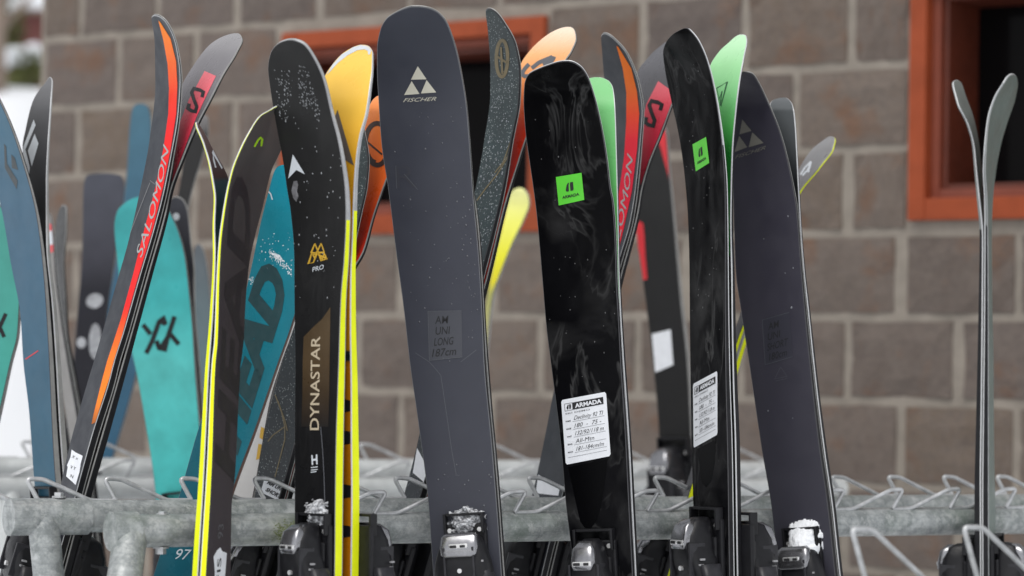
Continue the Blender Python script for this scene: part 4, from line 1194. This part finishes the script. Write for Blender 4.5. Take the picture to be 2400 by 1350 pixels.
# tall slate ski
SH['slate'] = sheet('slate_sheet', [(0, (0.05, 0.054, 0.07)), (0.4, (0.047, 0.05, 0.066)), (1, (0.046, 0.048, 0.062))], 0.42, 0.05, scratch=0.08)
H_L = Z(4, [(1060, 54), (1000, 80), (910, 140), (870, 220), (850, 350), (850, 500), (860, 700), (880, 1000), (930, 1340)]) + [(927, 583), (947, 733), (960, 850), (981, 998), (1004, 1183), (1011, 1287), (1019, 1400)]
H_R = Z(4, [(1200, 55), (1280, 90), (1340, 160), (1380, 260), (1410, 360), (1440, 500), (1480, 750), (1508, 1100)]) + [(1108, 447), (1122, 600), (1130, 733), (1135, 850), (1152, 1035), (1167, 1220), (1176, 1350), (1180, 1400)]
ski('H', 'tallest slate grey ski with pale triangle logo and taped note', (972, 16), H_L, H_R, SH['slate'], M['black_side'], M['grey_side'], BK, 'F', 16, lean=0.04, curl=0.085, gap=0.003, rim=plain('slate_rim', (0.13, 0.135, 0.145), 0.4))
ski('H2', 'black ski base hidden behind the tallest slate ski, only its dark right edge showing', (985, 60), [(940, 85), (915, 150), (905, 250), (912, 380)], [(1025, 85), (1050, 150), (1068, 250), (1090, 380)],
    BK, M['black_side'], M['grey_side'], SH['slate'], 'F', 16, curl=0.06, far='H', gap=0.003, join=480)
polys('H', 'emblem', [Z(4, [(1138, 465), (1200, 557), (1090, 560)]), Z(4, [(1095, 570), (1150, 660), (1042, 668)]), Z(4, [(1200, 562), (1268, 650), (1160, 657)])], M['cream_print'])
text('H', 'lettering', 'FISCHER', Z(4, [(1035, 718)])[0], (76, -3.5), (3, -9), M['cream_print'], -0.005, 0.04)
me_ = plain('embossed_print', (0.055, 0.058, 0.072), 0.32, 0, 0)
me2 = plain('faint_line', (0.095, 0.1, 0.115), 0.35, 0, 0)
text('H', 'embossed_letter', 'R', (930, 442), (46, -4), (-2, -52), plain('embossed_dark', (0.041, 0.043, 0.056), 0.5, 0, 0), -0.01)
strokes('H', 'line_print', [[(930, 442), (928, 388)], [(948, 408), (979, 444)]], 1.6, me2, 2)
strokes('H', 'line_print', [Z(5, [(1120, 1280), (1220, 1345)]) + Z(6, [(1150, 55), (1170, 80), (1185, 180), (1210, 350), (1240, 560), (1268, 710)]), Z(5, [(1440, 1345), (1550, 1260)])], 1.2, me2, 1)
strokes('H', 'line_print', [Z(6, [(1262, 712), (1290, 712)])], 1.0, me2, 1)
def tape_note(key, quad, lines, tm='tape'):
    q_ = [np.array(p, float) for p in quad]
    f_ = lambda u, v: q_[0] * (1 - u) * (1 - v) + q_[1] * u * (1 - v) + q_[2] * u * v + q_[3] * (1 - u) * v
    lab = polys(key, 'taped_note', [quad], M[tm])
    strokes(key, 'tape_edge', [[quad[0], quad[1]], [quad[0], quad[3]], [quad[3], quad[2]]], 1.0, me2, 2, parent=lab)
    for k, (s_, u0, u1) in enumerate(lines):
        v1 = 0.26 + 0.225 * k
        O = f_(u0, v1); e1 = f_(u1, v1) - O; e2 = f_(u0, v1 - 0.155) - O
        text(key, 'handwriting', s_, O, e1, e2, M['ink'], 0.004, 0.06, 2, parent=lab)
tape_note('H', Z(5, [(1210, 988), (1447, 985), (1452, 1310), (1220, 1335)]), [('AM', .2, .58), ('UNI', .2, .62), ('LONG', .15, .72), ('187cm', .08, .8)])
crumbs('H', 'water_drops', [(z[0], z[1]) for z in cluster([(915, 250), (1085, 250), (1120, 700), (1125, 850), (970, 850), (935, 600)], 60, 31)] + cluster([(1060, 420), (1105, 420), (1125, 700), (1100, 700)], 26, 32) + cluster([(1010, 1080), (1150, 1080), (1160, 1210), (1020, 1210)], 16, 33), plain('drop', (0.11, 0.115, 0.13), 0.12, 0, 0), 0.0014, 0.7, 8)
# black wrapped ski with the large white label
SH['film'] = sheet('wrapped_black_sheet', [(0, (0.0035, 0.0035, 0.004)), (1, (0.004, 0.004, 0.005))], 0.2, 0.2, smear=0.42, film=True, scratch=0, spec=0.05)
I_L = Z(7, [(370, 435), (270, 455), (200, 480), (110, 530), (85, 600), (80, 720), (90, 900), (130, 1200), (150, 1340)]) + Z(8, [(170, 300), (210, 750), (240, 1100), (270, 1340)]) + [(1315, 1054), (1326, 1183), (1337, 1276), (1346, 1400)]
I_R = Z(7, [(440, 445), (490, 480), (530, 540), (570, 650), (610, 800), (640, 950), (670, 1150), (690, 1330)]) + [(1435, 467), (1442, 567), (1445, 667), (1449, 733), (1455, 847), (1467, 1035), (1476, 1220), (1483, 1350), (1485, 1400)]
ski('I', 'wide black film wrapped ski with green sticker and large white paper label', (1328, 144), I_L, I_R, SH['film'], M['black_side'], M['white_edge'], BK, 'F', 24, lean=0.03, curl=0.07, gap=0.002)
SH['green'] = sheet('green_base', vst(80, [(80, srgb(195, 235, 195)), (150, srgb(165, 226, 165)), (230, srgb(135, 215, 140)), (300, srgb(85, 190, 90)), (360, srgb(30, 130, 45)), (560, srgb(20, 110, 35)), (597, srgb(20, 100, 35)), (598, (0.012, 0.014, 0.013)), (1350, (0.012, 0.014, 0.013))]), 0.3, 0.03, scratch=0.06)
SH['green2'] = sheet('mid_green_base', vst(180, [(180, srgb(140, 205, 142)), (260, srgb(125, 200, 128)), (420, srgb(110, 195, 112)), (560, srgb(90, 180, 92)), (712, srgb(80, 170, 80)), (716, (0.012, 0.014, 0.013)), (1350, (0.012, 0.014, 0.013))]), 0.3, 0.03, scratch=0.06)
ski('J', 'mid green ski base with pale rim, behind the wide black labelled ski', (1400, 180), [(1375, 186), (1360, 220), (1340, 300), (1330, 400), (1325, 500)], [(1418, 184), (1428, 190), (1437, 207), (1442, 267), (1445, 367), (1447, 447), (1449, 540), (1451, 640)],
    SH['green2'], M['black_side'], M['white_edge'], SH['film'], 'F', 24, curl=0.05, far='I', gap=0.002, join=720)
def square_sticker(key, quad, rot):
    q_ = [np.array(p, float) for p in quad]
    f_ = lambda u, v: tuple(q_[0] * (1 - u) * (1 - v) + q_[1] * u * (1 - v) + q_[2] * u * v + q_[3] * (1 - u) * v)
    lab = polys(key, 'green_sticker', [quad], M['green_sticker'], 2)
    polys(key, 'emblem', [[f_(.36, .58), f_(.33, .52), f_(.38, .36), f_(.43, .29), f_(.49, .27), f_(.46, .36), f_(.45, .58)], [f_(.51, .58), f_(.51, .36), f_(.53, .27), f_(.64, .27), f_(.64, .52), f_(.61, .58)]], M['ink'], 3, parent=lab)
    O = np.array(f_(.17, .80)); text(key, 'lettering', 'ARMADA', O, np.array(f_(.83, .80)) - O, np.array(f_(.17, .70)) - O, M['ink'], 0.03, 0, 3, parent=lab)
square_sticker('I', Z(8, [(310, 45), (490, 15), (510, 205), (330, 245)]), 0)
def big_label(key, quad):
    q_ = [np.array(p, float) for p in quad]
    f_ = lambda u, v: tuple(q_[0] * (1 - u) * (1 - v) + q_[1] * u * (1 - v) + q_[2] * u * v + q_[3] * (1 - u) * v)
    rnd = [f_(.03, 0), f_(.97, 0), f_(1, .03), f_(1, .97), f_(.97, 1), f_(.03, 1), f_(0, .97), f_(0, .03)]
    lab = polys(key, 'paper_label', [rnd], M['paper'], 2)
    polys(key, 'header', [[f_(.24, .07), f_(.93, .07), f_(.93, .18), f_(.24, .18)]], M['ink'], 3, parent=lab)
    polys(key, 'emblem', [[f_(.12, .16), f_(.11, .13), f_(.14, .09), f_(.16, .09), f_(.15, .16)], [f_(.17, .16), f_(.17, .09), f_(.21, .09), f_(.21, .13), f_(.20, .16)]], M['ink'], 3, parent=lab)
    strokes(key, 'header_frame', [[f_(.07, .07), f_(.24, .07)], [f_(.07, .18), f_(.24, .18)], [f_(.07, .07), f_(.07, .18)]], 1.0, M['ink'], 3, parent=lab)
    def tx(s_, u0, u1, v, h, mt_, b_=0.0, sh=0.0, ly=3):
        O = np.array(f_(u0, v)); text(key, 'handwriting' if b_ <= 0 else 'lettering', s_, O, np.array(f_(u1, v)) - O, np.array(f_(u0, v - h)) - O, mt_, b_, sh, ly, parent=lab)
    tx('ARMADA', .30, .89, .158, .066, M['paper'], 0.035, 0, 4)
    tx('SKI DEMO', .07, .62, .235, .024, M['greyink'], 0.01)
    rows = [('Declivity 92 TI', .88, .34), ('180  -  75 -', .84, .46), ('132/92/118 m', .88, .58), ('All-Mtn', .66, .70), ('181-184cm/m', .86, .82)]
    for k, (s_, u1, v) in enumerate(rows):
        tx(s_, .25, u1, v, .062, M['ink'], -0.004, 0.05)
        tx(('NAME', 'SIZE', 'WAIST', 'TERRAIN', 'MADE')[k], .07, .18, v + .012, .022, M['ink'], 0.02)
        strokes(key, 'rule', [[f_(.22, v + .022), f_(.93, v + .022)]], 0.7, mg, 3, parent=lab)
    strokes(key, 'rule', [[f_(.07, .90), f_(.93, .90)]], 0.7, mg, 3, parent=lab)
big_label('I', Z(9, [(312, 237), (596, 184), (626, 590), (342, 646)]))
gl = plain('gloss_black_print', (0.0015, 0.0015, 0.002), 0.25, 0, 0, 40, 0.06)
dim = plain('dim_speck', (0.09, 0.09, 0.092), 0.3, 0, 0.4, 200)
polys('I', 'dark_taper', [[(1332, 1095), (1424, 1076), (1418, 1130), (1408, 1190), (1398, 1220), (1386, 1237), (1372, 1238), (1360, 1222), (1348, 1170)]], gl)
crumbs('I', 'water_specks', cluster([(1240, 190), (1380, 190), (1440, 600), (1450, 900), (1300, 900), (1260, 500)], 34, 41), dim, 0.0010, 0.6, 9)
# narrow black wrapped ski
N_L = Z(7, [(1170, 215), (1130, 240), (1080, 300), (1060, 370), (1075, 500), (1120, 720), (1170, 950), (1207, 1200)]) + [(1607, 447), (1611, 500), (1615, 633), (1616, 767), (1617, 847), (1620, 1035), (1624, 1183), (1627, 1260), (1630, 1400)]
N_R = Z(7, [(1250, 212), (1310, 290), (1360, 400), (1410, 580), (1450, 800), (1480, 1050), (1498, 1340)]) + [(1700, 560), (1700, 700), (1701, 850), (1706, 1080), (1710, 1350), (1711, 1400)]
ski('N', 'narrow turned black film wrapped ski with small green sticker and tilted label', (1609, 65), N_L, N_R, SH['film'], M['black_side'], M['white_edge'], BK, 'F', 54, lean=0.03, curl=0.07, gap=0.005, t=0.0105, rim=M['rim'], tipside=(330, M['pale_rim']))
ski('O', 'pale green ski base with triangle outline, its tip bent right', (1738, 80), [(1733, 82), (1710, 97), (1683, 123), (1662, 160), (1655, 220), (1665, 300), (1675, 400), (1670, 480)], [(1748, 83), (1750, 97), (1743, 133), (1733, 187), (1723, 267), (1716, 350), (1713, 447), (1712, 520)],
    SH['green'], M['black_side'], M['white_edge'], SH['film'], 'F', 54, curl=0.06, far='N', gap=0.005, join=640)
square_sticker('N', Z(7, [(1272, 1015), (1368, 962), (1390, 1145), (1295, 1205)]), 0)
big_label('N', Z(9, [(1148, 135), (1302, 52), (1303, 455), (1152, 540)]))
polys('N', 'dark_taper', [[(1634, 1052), (1678, 1030), (1676, 1080), (1668, 1125), (1655, 1142), (1645, 1130)]], gl)
mtg = plain('dark_green_print', (0.03, 0.12, 0.05), 0.4, 0, 0.05)
o_ = Z(7, [(1440, 620), (1515, 575), (1470, 745)])
strokes('O', 'emblem', [o_ + [o_[0]], Z(7, [(1455, 700), (1478, 640), (1465, 740)])], 2.0, mtg, 1)
crumbs('N', 'water_specks', cluster([(1570, 120), (1650, 150), (1690, 500), (1690, 850), (1625, 850), (1615, 500)], 34, 42), dim, 0.0011, 0.6, 10)
# slate ski with faded logo
SH['slate2'] = sheet('dark_slate_sheet', [(0, (0.033, 0.031, 0.044)), (0.5, (0.039, 0.037, 0.051)), (1, (0.042, 0.041, 0.054))], 0.44, 0.05, scratch=0.06, spec=0.35)
P_L = [(1732, 178), (1722, 200), (1714, 260), (1714, 330), (1717, 420), (1720, 540), (1724, 640), (1737, 733), (1755, 850), (1785, 1054), (1807, 1183), (1819, 1294), (1830, 1400)]
P_R = Z(10, [(180, 520), (230, 580), (280, 680), (330, 790), (380, 920), (430, 1100), (480, 1340)]) + [(1866, 483), (1878, 633), (1890, 767), (1898, 847), (1919, 1035), (1940, 1183), (1958, 1350), (1964, 1400)]
ski('P', 'dark slate ski with dull grey triangle logo and taped note, right of the centre', (1745, 171), P_L, P_R, SH['slate2'], M['black_side'], M['grey_side'], BK, 'F', 32, lean=0.03, curl=0.08, gap=0.003)
ski('Q', 'dark grey ski base with pale rim, right behind the dark slate ski', (1838, 228), [(1820, 230), (1806, 240), (1800, 300), (1805, 400), (1810, 500)], [(1847, 231), (1858, 247), (1863, 283), (1868, 367), (1872, 447), (1877, 540), (1885, 640)],
    sheet('grey_base', vst(228, [(228, srgb(92, 96, 98)), (330, srgb(75, 78, 80)), (430, srgb(32, 34, 36)), (1350, srgb(25, 26, 28))]), 0.35, 0.06), M['black_side'], M['white_edge'], SH['slate2'], 'F', 32, curl=0.05, far='P', gap=0.003, join=720)
mdl = plain('dull_khaki_print', (0.15, 0.145, 0.125), 0.45, 0, 0.1)
polys('P', 'emblem', [Z(10, [(120, 840), (185, 920), (100, 945)]), Z(10, [(98, 955), (155, 1035), (65, 1070)]), Z(10, [(190, 930), (270, 1005), (165, 1035)])], mdl)
text('P', 'lettering', 'FISCHER', Z(10, [(68, 1118)])[0], (71, -23), (3, -9), mdl, 0.0, 0.03)
tape_note('P', [(1787, 750), (1850, 732), (1858, 836), (1794, 855)], [('AM', .2, .58), ('UNI', .15, .6), ('SHORT', .1, .85), ('180cm', .15, .8)], 'tape2')
strokes('P', 'line_print', [[(1830, 860), (1816, 888), (1845, 882), (1830, 860)], [(1818, 893), (1845, 887)]], 1.4, plain('faint_print_two', (0.07, 0.07, 0.085), 0.4, 0, 0), 1)
crumbs('P', 'water_drops', [(1847, 507), (1859, 628), (1855, 721), (1800, 963), (1858, 980), (1840, 640), (1790, 560)], plain('drop_two', (0.2, 0.21, 0.23), 0.12, 0, 0), 0.0018, 0.7, 8)
# grey green pair at the right
SH['sage'] = sheet('sage_sheet', [(0, (0.115, 0.145, 0.13)), (0.5, (0.15, 0.18, 0.163)), (1, (0.22, 0.26, 0.24))], 0.45, 0.08, scratch=0.12)
ski('S', 'sage grey ski at the far right, curling right before the dark window', (2376, 174), [(2364, 180), (2353, 197), (2332, 233), (2319, 277), (2313, 333), (2310, 400), (2314, 467), (2316, 600), (2317, 850), (2317, 1035), (2317, 1183), (2318, 1400)],
    [(2384, 182), (2386, 197), (2380, 233), (2363, 283), (2347, 337), (2335, 400), (2328, 467), (2325, 550), (2326, 700), (2329, 850), (2330, 1035), (2333, 1183), (2335, 1400)],
    SH['sage'], M['black_side'], M['white_edge'], BK, 'F', -80, lean=0.02, curl=0.03, gap=0.002, t=0.0115, tipside=(540, M['mid_side']), rim=M['pale_rim'])
ski('S2', 'thin pale ski at the far right, curling left before the window frame', (2241, 187), [(2235, 194), (2247, 243), (2270, 290), (2284, 340), (2290, 400), (2296, 460)], [(2250, 190), (2265, 227), (2283, 277), (2294, 330), (2302, 400), (2309, 460)],
    sheet('pale_sage_base', [(0, (0.22, 0.25, 0.235)), (1, (0.2, 0.23, 0.21))], 0.4, 0.08), M['black_side'], M['white_edge'], SH['sage'], 'F', -80, curl=0.03, far='S', gap=0.002, join=560, tipside=(540, M['mid_side']))

# --- skis of the second rack -----------------------------------------
G2 = 'skis standing in the second rack'
SH['steelblue'] = sheet('steel_blue_sheet', vst(150, [(150, srgb(72, 112, 132)), (500, srgb(66, 98, 120)), (850, srgb(52, 90, 112)), (1350, srgb(40, 85, 105))]), 0.4, 0.08)
ski('L1', 'sea green ski with a black cross mark cut off by the left picture edge', (-30, 465), [(-70, 480), (-90, 560), (-88, 700), (-90, 800), (-110, 950), (-140, 1090), (-200, 1400)], [(-8, 474), (10, 500), (35, 600), (45, 700), (41, 780), (24, 850), (0, 957), (-32, 1090), (-110, 1400)],
    sheet('sea_green_sheet', [(0, srgb(75, 150, 138)), (0.5, srgb(60, 150, 138)), (1, srgb(50, 140, 130))], 0.4, 0.08), M['grey_side'], M['black_side'], BK, 'R', 30, D=5.0, group=G2, curl=0.03, t=0.014)
strokes('L1', 'emblem', [[(-20, 805), (-2, 770), (14, 735)], [(-10, 745), (10, 790)]], 9, M['black_print'], 1)
ski('L2', 'steel blue ski with dark angular emblem and thin red line, far left', (-75, 150), [(-85, 165), (-85, 230), (-50, 350), (0, 480), (25, 620), (47, 740), (54, 850), (67, 961), (78, 1109), (86, 1200), (100, 1400)], [(-50, 165), (-20, 205), (0, 240), (50, 370), (88, 520), (103, 650), (113, 800), (128, 1100), (138, 1200), (152, 1400)],
    SH['steelblue'], M['grey_side'], M['black_side'], BK, 'R', 55, D=4.78, group=G2, curl=0.05, t=0.0125, gap=0.004)
ski('L3', 'dark grey pointed ski base with white split diamond emblem', (117, 180), [(108, 190), (75, 240), (60, 300), (52, 345), (60, 420), (72, 500)], [(122, 190), (117, 260), (111, 350), (108, 430), (108, 500)],
    sheet('graphite_base', vst(180, [(180, srgb(110, 110, 112)), (300, srgb(72, 72, 74)), (450, srgb(40, 40, 42)), (1350, srgb(30, 30, 32))]), 0.35, 0.08), M['grey_side'], M['white_edge'], BK, 'R', 55, far='L2', group=G2, curl=0.05, gap=0.004, join=580)
polys('L2', 'emblem', [Z(1, [(30, 1010), (45, 1030), (50, 1150), (125, 1270), (118, 1330), (35, 1180)]), Z(1, [(80, 1085), (105, 1110), (128, 1195), (85, 1180)])], plain('slate_print', (0.05, 0.06, 0.065), 0.45, 0, 0.1))
strokes('L2', 'red_line', [[(60, 842), (90, 822)]], 2.4, M['red_print'], 1)
polys('L3', 'emblem', [Z(1, [(238, 840), (252, 880), (180, 1050), (212, 1180), (205, 1240), (155, 1060)]), Z(1, [(245, 940), (272, 1010), (225, 1170), (198, 1060)])], M['white_print'])
ski('L4', 'blurred grey ski with red and white sticker, behind the steel blue ski', (112, 500), [(106, 515), (104, 570), (110, 640), (122, 740), (135, 850), (152, 960), (170, 1080), (205, 1400)], [(119, 513), (125, 560), (129, 640), (141, 740), (158, 850), (177, 960), (196, 1080), (232, 1400)],
    sheet('warm_grey_sheet', [(0, (0.22, 0.21, 0.2)), (1, (0.25, 0.24, 0.23))], 0.45, 0.08), M['black_side'], M['grey_side'], BK, 'R', 68, D=5.55, group=G2, t=0.012)
polys('L4', 'sticker', [[(104, 528), (125, 524), (127, 590), (107, 594)]], M['red_print'])
polys('L4', 'sticker', [[(104, 545), (126, 540), (127, 572), (106, 577)]], M['white_print'], 2)
ski('L4b', 'slim black ski tip blurred between the grey ski and the dark slate ski', (148, 480), [(138, 492), (130, 530), (126, 600), (130, 700)], [(155, 490), (154, 540), (148, 620), (152, 700)],
    BK, M['black_side'], M['grey_side'], BK, 'R', 68, far='L4', group=G2, curl=0.03, join=780)
ski('L5', 'dark slate ski with white blotches, blurred, flat top left of the blue ski', (240, 406), [(222, 407.5), (203, 412), (195, 440), (192, 600), (182, 720), (172, 850), (160, 1000), (150, 1110), (130, 1400)], [(262, 407.5), (284, 413), (291, 440), (277, 540), (263, 640), (250, 740), (240, 850), (232, 1000), (225, 1110), (205, 1400)],
    sheet('blurred_slate_sheet', vst(406, [(406, srgb(74, 76, 86)), (600, srgb(58, 58, 67)), (680, srgb(27, 27, 36)), (1350, srgb(20, 20, 27))]), 0.4, 0.1), M['black_side'], M['grey_side'], BK, 'R', 12, D=6.02, group=G2)
polys('L5', 'white_blotch', [ell(222, 705, 20, 3, -5, 17, 18), ell(191, 803, 11, 0, 0, 13, 16), ell(223, 800, 12, 8, -25, 34, 20)], plain('grey_white_print', (0.34, 0.35, 0.37), 0.5, 0, 0.3, 60))
ski('L6', 'steel blue ski behind the orange stripe ski, blurred, rounded top left of it', (330, 242), [(312, 250), (304, 290), (297, 400), (290, 463), (272, 600), (250, 740), (240, 850), (222, 960), (195, 1072), (120, 1400)], [(348, 252), (355, 300), (352, 400), (346, 560), (337, 720), (322, 860), (300, 950), (264, 1072), (182, 1400)],
    sheet('dull_blue_sheet', vst(242, [(242, srgb(70, 108, 126)), (600, srgb(58, 95, 118)), (1350, srgb(36, 84, 112))]), 0.4, 0.08), M['grey_side'], M['grey_side'], BK, 'R', 15, D=6.32, group=G2)
SH['turq'] = sheet('turquoise_sheet', vst(458, [(458, srgb(60, 156, 158)), (700, srgb(60, 172, 172)), (850, srgb(84, 186, 182)), (1350, srgb(45, 172, 170))]), 0.35, 0.16)
ski('U', 'broad turquoise ski with a black double cross emblem behind the orange stripe ski', (345, 458), [(330, 459.5), (315, 463), (290, 477), (273, 497), (267, 533), (271, 583), (280, 660), (300, 790), (318, 868), (341, 998), (356, 1091), (367, 1183), (395, 1400)], [(362, 460), (378, 468), (395, 493), (417, 540), (433, 600), (443, 683), (451, 767), (456, 850), (466, 980), (478, 1100), (488, 1200), (510, 1400)],
    SH['turq'], M['grey_side'], M['black_side'], BK, 'R', 22, D=5.52, group=G2, curl=0.03, t=0.014, gap=0.012)
strokes('U', 'emblem', [Z(2, [(1028, 1285), (1070, 1200), (1120, 1060), (1142, 1042), (1165, 1085)]), Z(2, [(1005, 1082), (1060, 1150)]), Z(2, [(1100, 1195), (1120, 1250), (1145, 1255), (1180, 1170), (1228, 1025)]), Z(2, [(1190, 1140), (1258, 1222)])], 11, M['black_print'], 1)
ski('U2', 'dark slate ski base with white dot, right of the turquoise ski', (410, 461), [(398, 470), (392, 500), (398, 560), (408, 640)], [(428, 468), (438, 488), (447, 567), (455, 640)],
    sheet('dark_base', [(0, (0.07, 0.072, 0.085)), (0.3, (0.03, 0.03, 0.036)), (1, (0.03, 0.03, 0.034))], 0.4, 0.08), M['grey_side'], M['grey_side'], BK, 'R', 22, far='U', group=G2, gap=0.012, join=720)
polys('U2', 'white_dot', [ell(413, 508, 8, 0, 0, 9, 14)], M['white_print'])
ski('V', 'black ski with a grey tip leaning behind the ash grey ski base, blurred', (474, 267), [(458, 277), (440, 330), (426, 400), (417, 455), (405, 520), (392, 650), (378, 800), (370, 950), (365, 1100), (355, 1400)], [(485, 278), (487, 305), (472, 370), (456, 420), (443, 470), (432, 530), (425, 650), (420, 800), (415, 950), (410, 1100), (400, 1400)],
    sheet('black_grey_tip_sheet', vst(267, [(267, srgb(125, 122, 122)), (300, srgb(95, 92, 92)), (318, (0.016, 0.015, 0.015)), (1350, (0.011, 0.010, 0.010))]), 0.4, 0.1), M['grey_side'], M['grey_side'], BK, 'R', 40, D=5.85, group=G2)
ski('W', 'slim slate blue ski blurred in the gap left of the lime edged pair', (464, 572), [(454, 590), (456, 700), (465, 850), (475, 980), (500, 1400)], [(476, 588), (490, 680), (500, 850), (506, 980), (532, 1400)],
    sheet('grey_blue_sheet', [(0, srgb(85, 92, 98)), (0.4, srgb(95, 120, 125)), (1, srgb(80, 100, 108))], 0.45, 0.1), M['grey_side'], M['grey_side'], BK, 'R', 55, D=6.05, group=G2)
SH['lemon'] = sheet('lemon_base', vst(440, [(440, srgb(240, 240, 165)), (520, srgb(238, 238, 110)), (600, srgb(232, 228, 40)), (660, srgb(222, 210, 20)), (690, srgb(165, 165, 90)), (780, srgb(175, 170, 120)), (1350, srgb(150, 145, 110))]), 0.4, 0.05, scratch=0)
ski('T', 'bright lemon yellow ski tip blurred behind the dark sparkling ski', (1220, 439), [(1208, 442), (1198, 450), (1187, 490), (1170, 560), (1150, 650), (1130, 760), (1115, 900), (1095, 1100), (1060, 1400)], [(1232, 447), (1239, 463), (1240, 478), (1228, 512), (1200, 570), (1174, 635), (1155, 690), (1143, 790), (1132, 900), (1118, 1100), (1086, 1400)],
    SH['lemon'], M['grey_side'], M['grey_side'], BK, 'R', 55, D=6.05, group=G2, curl=0.04)
ski('M', 'blurred black ski with red dash and white label, behind the narrow wrapped ski', (1545, 290), [(1520, 305), (1503, 400), (1490, 520), (1508, 670), (1530, 850), (1543, 1000), (1548, 1110), (1556, 1200), (1570, 1400)], [(1560, 305), (1568, 400), (1577, 500), (1594, 700), (1610, 850), (1618, 1000), (1622, 1110), (1628, 1200), (1640, 1400)],
    sheet('soft_black_sheet', [(0, (0.014, 0.014, 0.014)), (1, (0.010, 0.0095, 0.010))], 0.45, 0.1, scratch=0.05), M['grey_side'], M['grey_side'], BK, 'R', 38, D=6.0, group=G2, t=0.02)
polys('M', 'red_panel', [[(1538, 300), (1562, 300), (1569, 390), (1570, 425), (1556, 360), (1545, 335)]], M['red_print'])
polys('M', 'red_dash', [Z(8, [(870, 365), (895, 355), (922, 370), (930, 450), (938, 600), (952, 760), (915, 772), (900, 650), (885, 500)])], M['red_print'])
polys('M', 'paper_label', [[(1528, 783), (1572, 772), (1578, 855), (1536, 873)]], M['paper'])

# --- bindings ---------------------------------------------------------
binding('H', 1097, 1296, 1.0, True, 0, 1)
binding('P', 1890, 1322, 1.0, True, 0, 2)
binding('F', 745, 1300, 1.0, True, 1, 3)
binding('G', 812, 1302, 1.0, True, 1)
binding('I', 1402, 1335, 1.05, True, 1)
binding('N', 1668, 1288, 1.12, True, 1)
binding('O', 1714, 1300, 1.1, True, 1)
binding('A1', 108, 1300, 1.05, False, 1)
binding('A2', 135, 1318, 1.05, False, 1)
binding('D', 598, 1330, 1.0, True, 1)
binding('D2', 625, 1330, 1.0, True, 1)
binding('E', 945, 1335, 1.0, False, 1)
binding('E2', 960, 1325, 1.0, True, 1)
binding('K', 1245, 1320, 1.05, False, 1)
binding('L', 1275, 1325, 1.05, True, 1)
binding('S', 2326, 1335, 1.0, True, 1)
binding('S2', 2300, 1340, 1.0, True, 1)
binding('R1', 1560, 1330, 1.0, True, 1)
binding('L6', 205, 1180, 1.3, False, 0)
binding('L2', 118, 1225, 1.0, False, 0)
binding('U', 440, 1240, 1.2, False, 0)
binding('M', 1592, 1110, 1.25, True, 1)
binding('L5', 195, 1040, 1.2, False, 1)
